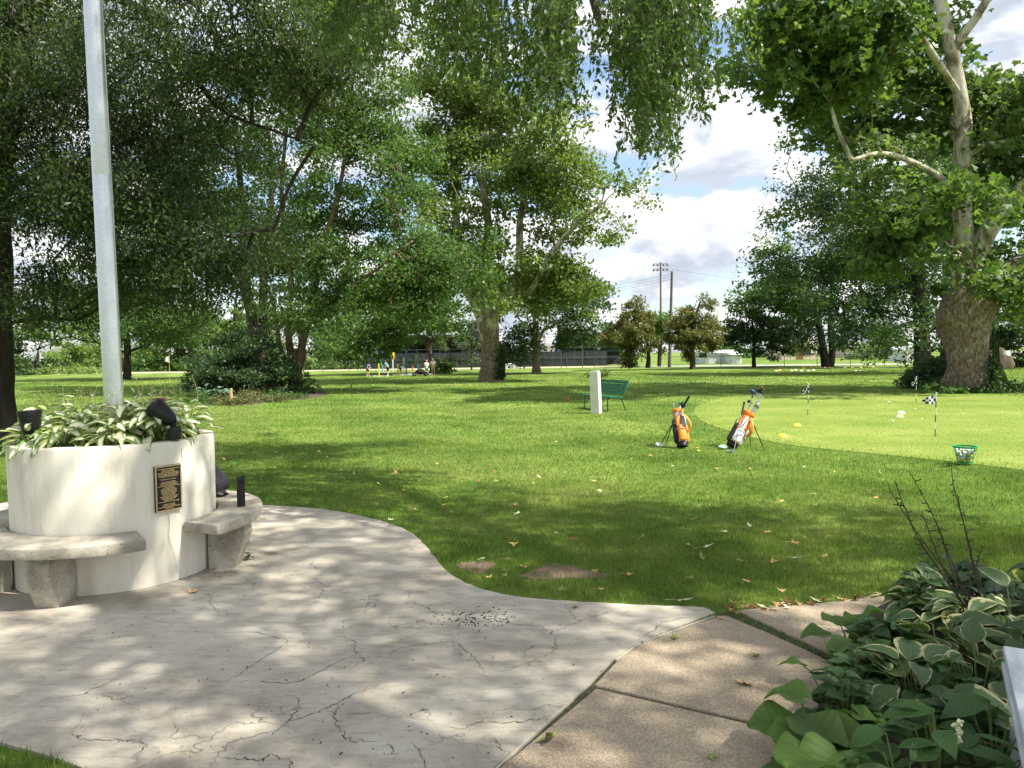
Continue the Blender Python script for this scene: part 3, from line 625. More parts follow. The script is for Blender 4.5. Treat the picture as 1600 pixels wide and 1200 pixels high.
# dense dark tree behind the old plane tree, and the trees of the far right
def simple(name, label, px, py, Y, limbs, ells, ncl, lpc, leaf, lm, bm, seed, **kw):
    b = dp(px, py, Y); b.z = 0
    return tree(name, label, b, [LB(p_, r, Y) for p_, r in limbs], [EL(*e) for e in ells], ncl, lpc, leaf, lm, bm, seed, **kw)
simple('evergreen_oak', 'dense dark tree with wide low crown behind the old plane tree', 1440, 590, 50, [([(1445, 592), (1442, 560), (1438, 500), (1430, 400), (1410, 300)], [15, 12, 11, 9, 5])],
    [(1410, 380, 50, 130, 130, 5, 1.5), (1310, 420, 50, 90, 80, 4, 0.7), (1270, 290, 52, 55, 70, 3.5, 0.45), (1380, 500, 50, 110, 45, 4, 0.7), (1480, 500, 52, 100, 60, 4, 0.6), (1400, 250, 52, 110, 70, 4, 0.6)], 560, 75, 0.24, lf_dark, bark_dark, 51, spread=1.5, narrow=0.55, tip=0.016)
simple('maple_tree', 'maple with twin dark trunks before the houses, open airy crown', 1292, 575, 72, [([(1290, 576), (1287, 550), (1278, 500), (1260, 450), (1240, 420)], [7, 6, 5, 3.5, 2]), ([(1297, 576), (1300, 550), (1298, 500), (1300, 440), (1290, 400)], [6, 5, 4.5, 3.5, 2])],
    [(1255, 440, 72, 90, 62, 5, 1.4), (1290, 500, 72, 80, 40, 5, 0.7), (1330, 430, 73, 60, 50, 4, 0.5), (1200, 450, 72, 40, 35, 3, 0.3)], 300, 60, 0.34, lf_mid, bark_dark, 61, spread=1.6, tip=0.02)
simple('round_tree', 'small tree with rounded dark crown touching the maple before the fence', 1178, 573, 75, [([(1178, 574), (1178, 556), (1178, 530), (1175, 500)], [3.2, 2.8, 2.5, 1.5])],
    [(1182, 517, 75, 52, 38, 4, 1.3), (1215, 520, 75, 30, 30, 3, 0.4), (1150, 525, 75, 24, 24, 2.5, 0.25)], 170, 60, 0.30, lf_dark, bark_dark, 71, bpc=4, bough=0.8, spread=1.1, tip=0.018)
simple('cypress_tree', 'broad russet-green conifer with skirt of foliage to the ground', 988, 574, 70, [([(1012, 575), (1013, 555), (1010, 520)], [3.5, 3, 2]), ([(985, 575), (986, 540), (992, 490), (997, 470)], [4, 3.2, 2, 1])],
    [(985, 530, 70, 46, 30, 2.8, 1.1), (990, 500, 70, 30, 30, 2.2, 0.6), (998, 477, 70, 8, 14, 0.6, 0.10), (985, 563, 70, 10, 14, 0.9, 0.18), (950, 520, 70, 16, 22, 1.6, 0.22), (1025, 540, 70, 18, 20, 1.6, 0.2)], 260, 75, 0.26, lf_rust, bark_dark, 81, bpc=2, bough=0.35, spread=0.85, narrow=0.4, up=0.3, droop=0.5, tip=0.015)
simple('cypress_tree', 'russet conifer with bare dark trunk and lopsided top near utility pole', 1083, 576, 70, [([(1082, 577), (1082, 560), (1082, 540), (1085, 500), (1095, 470)], [4.4, 4, 3.5, 2.4, 1.2])],
    [(1082, 528, 70, 40, 30, 2.6, 1.2), (1100, 485, 70, 26, 22, 1.8, 0.4), (1070, 500, 70, 26, 22, 1.8, 0.4), (1112, 520, 70, 18, 30, 1.5, 0.25)], 250, 75, 0.26, lf_rust, bark_brown, 82, bpc=2, bough=0.35, spread=0.85, narrow=0.4, up=0.3, droop=0.5, tip=0.015)
simple('background_tree', 'green tree tucked behind the two russet conifers', 1030, 572, 84, [([(1030, 572), (1030, 540), (1028, 510)], [3, 2.5, 1.5])], [(1028, 515, 84, 22, 34, 2.5, 1)], 80, 60, 0.34, lf_mid, bark_dark, 83, spread=1.3)
simple('pale_trunk_tree', 'tree with pale grey forked trunk in front of the fence and grandstand', 838, 581, 62, [([(838, 583), (838, 565), (838, 540), (838, 520), (836, 480), (840, 420)], [8, 6, 5.5, 5.5, 4, 2]), ([(842, 530), (850, 515), (862, 510), (885, 495)], [3, 2.6, 2.2, 1.5]), ([(834, 530), (826, 512), (812, 500)], [3, 2.4, 1.4])],
    [(850, 455, 62, 80, 55, 4.5, 1.3), (800, 470, 62, 45, 60, 4, 0.6), (905, 480, 62, 34, 34, 3, 0.4), (890, 525, 63, 34, 26, 3, 0.35), (800, 545, 63, 40, 26, 3, 0.3)], 300, 65, 0.28, lf_dark, pb3, 62, spread=1.35, tip=0.016)
simple('leaning_tree', 'leafy tree with leaning trunk near the golfers and conifer boughs', 676, 580, 66, [([(676, 581), (674, 560), (668, 540), (655, 525), (642, 515)], [5, 4, 3.6, 3, 2]), ([(672, 550), (672, 500), (665, 450), (660, 400)], [4, 3.6, 3, 2])],
    [(640, 440, 66, 90, 65, 5, 1.3), (600, 500, 66, 70, 40, 4, 0.8), (690, 500, 66, 50, 40, 4, 0.5), (575, 540, 66, 40, 25, 3, 0.35), (700, 420, 66, 40, 60, 4, 0.5), (540, 520, 66, 40, 45, 3, 0.4)], 340, 70, 0.30, lf_mid, bark_brown, 63, spread=1.4, tip=0.016)
simple('spruce_tree', 'pale blue-green conifer with drooping boughs in front of the grandstand', 730, 577, 72, [([(737, 578), (737, 545), (738, 500)], [1.6, 1.4, 0.6])], [(725, 545, 72, 32, 22, 2, 1), (700, 548, 72, 22, 18, 2, 0.5), (735, 520, 72, 18, 22, 1.4, 0.5)], 90, 70, 0.22, lf_blue, bark_brown, 64, spread=0.8, narrow=0.3, droop=0.8, up=0.2)
simple('lawn_tree', 'tree with flat-bottomed dark crown on the far sunny lawn behind the flagpole', 199, 592, 62, [([(199, 593), (199, 570), (199, 545), (196, 500), (200, 440)], [7, 5, 5, 4, 2]), ([(199, 552), (180, 545), (150, 535)], [2, 2, 1.2]), ([(200, 550), (225, 540), (260, 525)], [2.4, 2, 1.2])],
    [(200, 490, 62, 140, 42, 5, 1.6), (120, 470, 62, 90, 50, 5, 0.7), (290, 500, 62, 80, 40, 4, 0.7), (200, 420, 62, 110, 60, 5, 0.8)], 420, 75, 0.26, lf_mid, bark_dark, 13, spread=1.4, tip=0.016)
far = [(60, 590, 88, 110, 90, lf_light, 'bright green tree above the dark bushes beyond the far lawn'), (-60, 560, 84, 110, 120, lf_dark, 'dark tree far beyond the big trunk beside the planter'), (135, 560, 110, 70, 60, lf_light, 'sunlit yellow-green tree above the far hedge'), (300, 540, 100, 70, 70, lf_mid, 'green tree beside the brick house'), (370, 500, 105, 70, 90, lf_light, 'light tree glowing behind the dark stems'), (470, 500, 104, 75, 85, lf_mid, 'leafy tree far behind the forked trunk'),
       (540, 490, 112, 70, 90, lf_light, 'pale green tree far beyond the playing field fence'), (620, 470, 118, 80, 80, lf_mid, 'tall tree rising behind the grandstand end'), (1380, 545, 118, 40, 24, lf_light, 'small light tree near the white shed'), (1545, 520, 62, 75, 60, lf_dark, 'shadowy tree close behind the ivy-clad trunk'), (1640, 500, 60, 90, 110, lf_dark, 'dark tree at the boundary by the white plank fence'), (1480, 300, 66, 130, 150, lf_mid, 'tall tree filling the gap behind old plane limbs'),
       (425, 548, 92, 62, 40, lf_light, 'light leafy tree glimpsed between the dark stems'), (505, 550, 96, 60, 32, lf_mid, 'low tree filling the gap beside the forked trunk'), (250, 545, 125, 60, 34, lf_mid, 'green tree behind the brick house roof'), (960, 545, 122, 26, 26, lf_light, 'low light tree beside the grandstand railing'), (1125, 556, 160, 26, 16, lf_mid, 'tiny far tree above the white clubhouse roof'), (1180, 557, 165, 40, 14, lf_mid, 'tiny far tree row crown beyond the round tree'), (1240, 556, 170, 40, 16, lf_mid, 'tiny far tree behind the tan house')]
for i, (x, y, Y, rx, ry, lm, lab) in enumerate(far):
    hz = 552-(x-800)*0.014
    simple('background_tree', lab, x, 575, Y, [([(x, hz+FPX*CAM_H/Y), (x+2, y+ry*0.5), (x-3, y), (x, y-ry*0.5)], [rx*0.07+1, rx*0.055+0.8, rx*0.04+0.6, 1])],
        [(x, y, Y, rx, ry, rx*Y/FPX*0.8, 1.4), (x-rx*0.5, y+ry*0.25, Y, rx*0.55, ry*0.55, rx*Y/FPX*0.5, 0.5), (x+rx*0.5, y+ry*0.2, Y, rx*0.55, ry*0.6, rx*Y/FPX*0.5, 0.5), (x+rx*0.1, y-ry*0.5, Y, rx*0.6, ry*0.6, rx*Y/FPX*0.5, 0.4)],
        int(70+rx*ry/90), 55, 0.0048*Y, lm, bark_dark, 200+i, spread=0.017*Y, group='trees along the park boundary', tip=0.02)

# the tree above the camera: its crown shades the patio, its sprays hang into view
def hang(mb, base):
    pass
rsH = np.random.default_rng(77); strandV = []; strandT = MB()
bnd_x = [470, 520, 580, 620, 640, 680, 740, 790, 830, 870, 900, 940, 985, 1020, 1060, 1105, 1140, 1165]
bnd_y = [40, 110, 105, 60, 60, 130, 150, 215, 245, 190, 145, 130, 225, 290, 215, 195, 150, 70]
HL = []; HC = list(rsH.uniform(470, 1165, 34))+list(rsH.normal(830, 40, 7))+list(rsH.normal(1040, 55, 9))+list(rsH.normal(550, 40, 5))
for i in range(460):
    x = rsH.choice(HC)+rsH.normal(0, 13)
    if x < 470 or x > 1165: continue
    yb = np.interp(x, bnd_x, bnd_y)*rsH.uniform(0.35, 1.0); y0 = rsH.uniform(-140, min(60, yb-30)); Y = rsH.uniform(6.6, 9.8)
    if 615 < x < 640 and rsH.random() < 0.7: continue
    A = np.array(dp(x, y0, Y)); B = np.array(dp(x+rsH.normal(0, 26), yb, Y+rsH.normal(0, 0.25))); L_ = np.linalg.norm(B-A); n = max(4, int(L_/0.12)); mid = (A+B)/2+rsH.normal(0, 0.05, 3)+np.array([0, 0, 0.04])
    ts = np.linspace(0, 1, n); pts = [(1-t)**2*A+2*t*(1-t)*mid+t*t*B for t in ts]
    strandT.tube(pts, [0.004*(1-0.75*t)+0.0008 for t in ts], 3, False)
    for t in np.arange(0.02, 1, 0.026/max(0.3, L_)):
        HL.append((1-t)**2*A+2*t*(1-t)*mid+t*t*B+rsH.normal(0, 0.028, 3))
    for s_ in range(int(L_*5)):                                   # short side sprays
        t = rsH.uniform(0, 0.95); o = (1-t)**2*A+2*t*(1-t)*mid+t*t*B; e = o+np.array([rsH.normal(0, 0.10), rsH.normal(0, 0.10), rsH.uniform(-0.18, 0.02)])
        strandT.tube([o, (o+e)/2+np.array([0, 0, 0.015]), e], [0.002, 0.0015, 0.0008], 3, False)
        for u_ in np.linspace(0.2, 1, 6): HL.append(o+(e-o)*u_+rsH.normal(0, 0.02, 3))
HL = np.array(HL)
bH = Vector((9.4, -2.6, 0))
limbsH = [([(9.4, -2.6, -0.1), (9.3, -2.5, 1.2), (9.1, -2.3, 3), (8.7, -1.9, 5)], [0.62, 0.48, 0.43, 0.40]),
    ([(8.7, -1.9, 4.8), (7.4, -0.5, 7), (5.4, 1.6, 9), (3.4, 4, 10), (2, 6.5, 10.2), (1.0, 8.6, 9.4)], [0.30, 0.25, 0.2, 0.15, 0.1, 0.05]),
    ([(8.7, -1.9, 4.9), (8.9, 0, 7.6), (8.4, 2.6, 9.6), (7.2, 5.4, 10.6), (5.6, 8.2, 10.6)], [0.28, 0.22, 0.18, 0.13, 0.06]),
    ([(8.7, -1.9, 4.6), (6.6, -2.4, 7), (3.8, -2, 8.8), (1, -0.6, 9.4), (-1.2, 1.2, 9)], [0.26, 0.2, 0.15, 0.1, 0.05]),
    ([(8.7, -1.9, 5), (9.8, -3, 8), (10.4, -3.6, 11)], [0.28, 0.2, 0.1]),
    ([tuple(dp(900, -140, 9.2)), tuple(dp(935, 30, 8.9)), tuple(dp(975, 78, 8.6)), tuple(dp(1040, 100, 8.4)), tuple(dp(1110, 102, 8.2))], [0.06, 0.045, 0.034, 0.022, 0.01]),
    ([tuple(dp(935, 30, 8.9)), tuple(dp(1010, 40, 8.5)), tuple(dp(1090, 10, 8.2))], [0.03, 0.022, 0.01]),
    ([tuple(dp(975, 78, 8.6)), tuple(dp(1005, 140, 8.4)), tuple(dp(1030, 200, 8.3))], [0.022, 0.015, 0.006]),
    ([tuple(dp(600, -120, 8.4)), tuple(dp(590, 0, 8.2)), tuple(dp(610, 28, 8.0)), tuple(dp(650, 45, 8.0))], [0.03, 0.02, 0.014, 0.006])]
tH = tree('overhanging_tree', 'overhead tree whose thin drooping sprays hang above the lawn', bH, limbsH,
    [((5.6, 1.8, 10.4), (4.2, 3.6, 1.8), 1.7), ((2.6, 4.6, 10.8), (3.4, 3.0, 1.6), 0.8), ((3.4, 10.2, 11.6), (2.6, 2.8, 1.3), 0.75), ((1.6, 0.0, 9.8), (3, 2.6, 1.5), 0.7), ((9.6, -3, 11), (4, 3.5, 3), 0.5), ((8.8, 4.6, 11.0), (2.8, 1.9, 1.3), 0.75), ((9.0, 0.9, 10.6), (2.0, 1.7, 1.2), 0.5), ((11.4, 3.7, 11.0), (2.0, 1.5, 1.2), 0.5)],
    940, 66, 0.12, lf_hang, bark_brown, 31, bpc=5, spread=0.85, flat=0.5, narrow=0.6, up=0.5, droop=0.5, tip=0.008)
LV, LF = leaf_arrays(HL-np.array(bH), 0.074, rsH, 0.15, 0.42, False, 0.9)
cm = fast_mesh('hanging_foliage', LV, LF, lf_hang); link(bpy.data.objects.new('hanging_foliage', cm), tH)
V = [Vector(v)-bH for v in strandT.v]; tm = bpy.data.meshes.new('hanging_twigs'); tm.from_pydata(V, [], strandT.f); tm.materials.append(bark_brown); link(bpy.data.objects.new('hanging_twigs', tm), tH)
print('leaf tris', TRIS[0]+2*len(LF), 'strands', len(HL))
# ------------------------------------------------------------------ planter with flagpole
white_conc, p, q = newmat('painted_concrete', 0.8)
tcn = q.n('ShaderNodeTexCoord'); vec = tcn.outputs['Object']
b0 = q.ramp(q.noise(q.map(vec, (3, 3, 0.5)), 1.4, 6, 0.65), [(0.3, S(196, 187, 166)), (0.5, S(226, 219, 202)), (0.7, S(236, 231, 216))])
b0 = q.mix(q.ramp(q.noise(q.map(vec, (9, 9, 0.7)), 1.0, 5, 0.7), [(0.6, 0), (0.85, 0.5)]), b0, S(168, 158, 134))
q.l(q.mix(1.0, b0, q.ramp(q.noise(vec, 160, 2, 0.6), [(0.35, 0.9), (0.65, 1.05)]), 'MULTIPLY'), p.inputs['Base Color'])
q.l(q.bump(q.noise(vec, 130, 4, 0.65), 0.5, 0.004), p.inputs['Normal'])
grey_conc, p, q = newmat('weathered_concrete', 0.9)
tcn = q.n('ShaderNodeTexCoord'); vec = tcn.outputs['Object']
b0 = q.ramp(q.noise(vec, 4, 7, 0.68), [(0.32, S(124, 118, 105)), (0.5, S(166, 159, 144)), (0.68, S(196, 189, 174))])
pit = q.ramp(q.noise(vec, 55, 4, 0.65), [(0.33, 1), (0.40, 0)])
q.l(q.mix(q.math('MULTIPLY', pit, 0.7), b0, S(70, 66, 58)), p.inputs['Base Color'])
q.l(q.bump(q.math('ADD', q.noise(vec, 40, 6, 0.7), q.math('MULTIPLY', pit, -0.6)), 0.7, 0.006), p.inputs['Normal'])
PC = Vector((-3.28, 6.02, 0)); PR, PH = 0.755, 1.09
pl_root = empty('planter', (PC.x, PC.y, GZ), 0, 'round white concrete planter full of hostas at the flagpole foot', 'planter')
Z0 = -0.02
mb = MB(); mb.lathe([(PR*0.985, Z0), (PR*0.99, 0.3), (PR, PH-0.02), (PR-0.006, PH-0.004), (PR-0.02, PH), (PR-0.10, PH), (PR-0.115, PH-0.01), (PR-0.12, PH-0.16)], 72, cap=False)
mb.build('wall', white_conc, pl_root, smooth=True)
MB().lathe([(0.01, PH-0.05), (0.35, PH-0.06), (PR-0.118, PH-0.09)], 40, cap=False).build('soil', soil_mat, pl_root)
mb = MB(); mb.lathe([(PR*0.985+0.012, -0.012), (PR*0.985+0.006, 0.002)], 60, cap=False).build('dirt_line', crack_mat, pl_root)
# plaque set on the curved wall
def on_wall(px, py):
    d = ray(px, py); o = Vector((0, 0, CAM_H)); a = d.x**2+d.y**2; b = 2*((o.x-PC.x)*d.x+(o.y-PC.y)*d.y); c = (o.x-PC.x)**2+(o.y-PC.y)**2-PR**2
    dis = max(0, b*b-4*a*c); t = (-b-math.sqrt(dis))/(2*a); return o+d*t
bronze = M('bronze_letters', S(196, 164, 112), S(222, 196, 150), 20, 0.45, metal=0.5); plq_mat = M('plaque_dark', S(26, 28, 32), S(40, 40, 42), 8, 0.5, metal=0.3)
pc = on_wall(262, 762); pn = Vector((pc.x-PC.x, pc.y-PC.y, 0)).normalized(); ang = math.atan2(pn.y, pn.x)
pq = empty('plaque', pc+pn*0.004, ang+math.pi/2, None, None); pq.parent = pl_root; pq.location = pq.location-Vector((PC.x, PC.y, GZ))
hw, hh = 0.105, 0.175
mb = MB().box((0, 0, 0), (2*hw, 0.022, 2*hh)); mb.build('plate', plq_mat, pq, bevel=0.002)
mb = MB()
for s_ in (-1, 1):
    mb.box((s_*(hw-0.005), -0.0125, 0), (0.009, 0.006, 2*hh)); mb.box((0, -0.0125, s_*(hh-0.005)), (2*hw-0.02, 0.006, 0.009))
mb.build('border', bronze, pq)
rt = random.Random(4); mb = MB(); zc = hh-0.026
lines = [0.92, 0.55, 0.62, 0.9, 0.9, 0.88, 0.8, 0.0, 0.68, 0.0, 0.62, 0.78, 0.7, 0.95, 0.4, 0.6, 0.72, 0.66, 0.7, 0.6, 0.55, 0.78, 0.7, 0.6, 0.42, 0.92, 0.0, 0.5, 0.6, 0.94, 0.36]
for wl in lines:
    if wl:
        x = -wl*(hw-0.014); xe = -x
        while x < xe-0.003:
            wd = min(rt.uniform(0.008, 0.026), xe-x); mb.box((x+wd/2, -0.0118, zc), (wd, 0.0024, 0.0058)); x += wd+0.0035
    zc -= 0.0101
mb.build('lettering', bronze, pq)
mb = MB()                                                     # hairline cracks above and below the plaque
for seq in ([(284, 700), (283, 708), (285, 715), (283, 722)], [(262, 801), (264, 812), (265, 822), (263, 835), (266, 850), (272, 862), (275, 878)]):
    pts = [on_wall(*s_) for s_ in seq]
    for i, P_ in enumerate(pts): pts[i] = P_+Vector((P_.x-PC.x, P_.y-PC.y, 0)).normalized()*0.002-Vector((PC.x, PC.y, GZ))
    mb.tube(pts, 0.0016, 4, False)
mb.build('crack', M('hairline', S(150, 142, 124)), pl_root)

alu, p, q = newmat('spun_aluminium', 0.32); p.inputs['Metallic'].default_value = 0.9
tcn = q.n('ShaderNodeTexCoord'); nz = q.noise(q.map(tcn.outputs['Object'], (30, 30, 90)), 1.0, 3)
q.l(q.ramp(nz, [(0.3, S(192, 196, 200)), (0.7, S(212, 215, 217))]), p.inputs['Base Color'])
fp = empty('flagpole', (PC.x, PC.y, PH-0.05), 0, 'tall silver metal flagpole rising from the hosta planter', 'flagpole')
fp.rotation_euler = (0.0, R(-0.9), 0)
MB().lathe([(0.073, -0.3), (0.073, 0.0), (0.072, 2.2), (0.072, 2.2)], 40).build('lower_tube', alu, fp, smooth=True)
MB().lathe([(0.0705, 2.2), (0.0715, 2.204), (0.069, 5.0), (0.05, 9.0), (0.05, 9.02)], 40).build('upper_tube', alu, fp, smooth=True)
MB().ball((0, 0, 9.12), 0.11, 20, 12).build('finial', M('gold_finial', S(200, 160, 70), None, rough=0.3, metal=1.0), fp, smooth=True)

# three curved benches round the planter
def arc_bench(name, label, a0, a1):
    root = empty(name, (PC.x, PC.y, GZ), 0, label, 'bench', 'curved concrete benches round the planter'); ri, ro, z0, z1 = PR+0.012, 1.13, 0.375, 0.455; n = 26
    A = [R(a0+(a1-a0)*i/n) for i in range(n+1)]; poly = [(ro*math.cos(a), ro*math.sin(a)) for a in A]+[(ri*math.cos(a), ri*math.sin(a)) for a in reversed(A)]
    MB().prism(poly, z0, z1).build('seat', grey_conc, root, bevel=0.016, smooth=True)
    for f in ((0.28, 0.8) if a1 > -50 else (0.12, 0.62)):
        a = R(a0+(a1-a0)*f); rm = Matrix.Rotation(a, 3, 'Z'); prof = [(PR+0.01, 0.375), (1.06, 0.375), (1.075, 0.28), (0.97, -0.02), (PR+0.01, -0.02)]
        V = [rm @ Vector((x, y, z)) for y in (-0.085, 0.085) for x, z in prof]
        MB().add(V, [(0, 1, 2, 3, 4), (9, 8, 7, 6, 5)]+[(i, 5+i, 5+(i+1) % 5, (i+1) % 5) for i in range(5)]).build('leg', grey_conc, root, bevel=0.006)
    return root
arc_bench('curved_bench', 'curved concrete bench below the plaque side, with empty seat', -150, -53)
arc_bench('curved_bench', 'curved concrete bench carrying the black bottle and black jacket', -26, 68)
arc_bench('curved_bench', 'curved concrete bench mostly hidden behind the planter', 95, 189)
black_plastic = M('black_plastic', (0.006, 0.006, 0.007, 1), (0.010, 0.010, 0.012, 1), 20, 0.42, spec=0.35)
black_cloth = M('black_cloth', (0.010, 0.010, 0.012, 1), (0.022, 0.022, 0.026, 1), 30, 0.95, 0.6, 60)
SZ = GZ+0.455
bt = gp(377, 791, SZ); bo_ = empty('water_bottle', bt, R(10), 'matte black water bottle standing on the concrete bench', 'bottle')
MB().lathe([(0.030, 0), (0.034, 0.004), (0.034, 0.195), (0.031, 0.205), (0.031, 0.212)], 28).build('body', black_plastic, bo_, smooth=True)
MB().lathe([(0.0325, 0.207), (0.0335, 0.212), (0.0335, 0.242), (0.030, 0.25)], 28).build('cap', black_plastic, bo_, smooth=True)
MB().tube([(0.0, 0, 0.252), (0.02, 0, 0.253), (0.048, 0, 0.249)], [0.008, 0.007, 0.005], 8).build('spout', black_plastic, bo_, smooth=True)
MB().lathe([(0.0343, 0.198), (0.0347, 0.2015), (0.0343, 0.205)], 28, cap=False).build('seam_ring', black_plastic, bo_)
jk = gp(338, 775, SZ); jo = empty('jacket', jk, 0, 'black jacket slumped on the bench against the planter', 'jacket')
rs = np.random.default_rng(5)
def crumple(mb, c, r, sq, amp, seed, n=22, m=14):
    rr = np.random.default_rng(seed); ph = rr.uniform(0, 6.28, 8); V = []; F = []
    for i in range(m+1):
        for k in range(n):
            th, f = 2*math.pi*k/n, math.pi*i/m; d = Vector((math.sin(f)*math.cos(th), math.sin(f)*math.sin(th), -math.cos(f)))
            s_ = 1+amp*(math.sin(3*th+ph[0]+4*f)+math.sin(5*th-ph[1]+2*f)*0.7+math.sin(7*f+ph[2]+2*th)*0.6)
            z = d.z*s_*sq[2]*r; V.append((c[0]+d.x*s_*sq[0]*r*(1.15-0.35*(d.z+1)/2), c[1]+d.y*s_*sq[1]*r, c[2]+z))
    for i in range(m):
        for k in range(n): F.append((i*n+k, i*n+(k+1) % n, (i+1)*n+(k+1) % n, (i+1)*n+k))
    return mb.add(V, F)
crumple(MB(), (-0.04, 0.02, 0.13), 0.15, (0.95, 0.8, 0.92), 0.07, 3).build('body', black_cloth, jo, smooth=True)
crumple(MB(), (0.045, -0.03, 0.03), 0.07, (1.1, 0.7, 0.40), 0.09, 8).build('sleeve', black_cloth, jo, smooth=True)
MB().box((0.07, -0.075, 0.035), (0.05, 0.004, 0.012), Matrix.Rotation(0.2, 3, 'Y')).build('zip_tab', M('grey_tab', S(150, 150, 150)), jo)

# up-lights in the planter
def uplight(loc, rz, tilt, label):
    root = empty('uplight', loc, rz, label, 'light', 'black uplights in the planter')
    MB().lathe([(0.048, -0.06), (0.05, 0.03), (0.046, 0.04)], 20).build('base', black_plastic, root, smooth=True)
    MB().tube([(0, 0, 0.03), (0, 0, 0.075)], 0.018, 10).build('knuckle', black_plastic, root, smooth=True)
    rm = Matrix.Rotation(tilt, 3, 'Y'); off = Vector((0, 0, 0.07))
    h = MB(); h.lathe([(0.028, 0), (0.052, 0.03), (0.066, 0.08), (0.075, 0.14), (0.077, 0.165), (0.081, 0.167), (0.083, 0.205), (0.079, 0.21), (0.068, 0.203), (0.066, 0.17)], 30, off, rm, cap=False); h.build('housing', black_plastic, root, smooth=True)
    MB().lathe([(0.001, 0.172), (0.066, 0.172)], 24, off, rm, cap=False).build('lens', M('lamp_lens', S(60, 66, 70), None, rough=0.1), root)
    return root
uplight(gp(49, 699, GZ+PH-0.02)+Vector((-0.03, 0.06, 0)), 0, R(-4), 'black cup-shaped uplight pointing straight up at the planter rim')
uplight(gp(273, 690, GZ+PH+0.01)+Vector((-0.07, 0.15, 0.06)), 0, R(-50), 'black uplight tilted sideways among the hosta leaves')
uplight(PC+Vector((-0.14, 0.42, GZ+PH-0.02)), 0, R(8), 'black uplight half hidden behind the flagpole')

# ------------------------------------------------------------------ plants with leaves one can pick out
def leaf_mesh(name, mat, L_, W_, kind='ovate', arch=0.5, fold=0.18, wave=0.0, seed=0, nu=6, nv=9, twist=0.0):
    """a leaf from its base at the origin along +X; UV carries across/along for the leaf's own markings"""
    rr = random.Random(seed); V = []; UV = []; F = []; ph = rr.uniform(0, 6)
    for j in range(nv+1):
        t = j/nv
        if kind == 'ovate': wd = math.sin(math.pi*min(1, t**0.72))**0.85*(1-0.25*t)
        elif kind == 'heart': wd = (math.sin(math.pi*t**0.55))**0.7*(1-0.15*t) if t > 0 else 0.35
        elif kind == 'round': wd = max(0.32*(1-t), math.sqrt(max(0, 1-(2*t-0.92)**2)))
        else: wd = math.sin(math.pi*t**0.8)**1.1
        ang = arch*t; x = L_*(math.sin(ang)/arch if abs(arch) > 1e-3 else t); z = -L_*((1-math.cos(ang))/arch if abs(arch) > 1e-3 else 0)
        for i in range(nu+1):
            u = -1+2*i/nu; y = u*wd*W_/2; back = 0
            if kind in ('heart', 'round') and t < 0.3: back = -abs(u)**1.5*L_*0.20*(1-t/0.3)
            zz_ = z+abs(u)*wd*W_*fold+wave*L_*math.sin(9*t+ph+2*u)*abs(u)**2+twist*u*wd*W_*t
            V.append((x+back, y, zz_)); UV.append((i/nu, t))
    for j in range(nv):
        for i in range(nu): F.append((j*(nu+1)+i, j*(nu+1)+i+1, (j+1)*(nu+1)+i+1, (j+1)*(nu+1)+i))
    me = bpy.data.meshes.new(name); me.from_pydata(V, [], F); me.materials.append(mat)
    ul = me.uv_layers.new(name='UVMap'); li = np.zeros(len(me.loops), dtype=np.int32); me.loops.foreach_get('vertex_index', li)
    ul.data.foreach_set('uv', np.array(UV, dtype=np.float32)[li].ravel()); me.polygons.foreach_set('use_smooth', np.ones(len(F), dtype=bool))
    return me
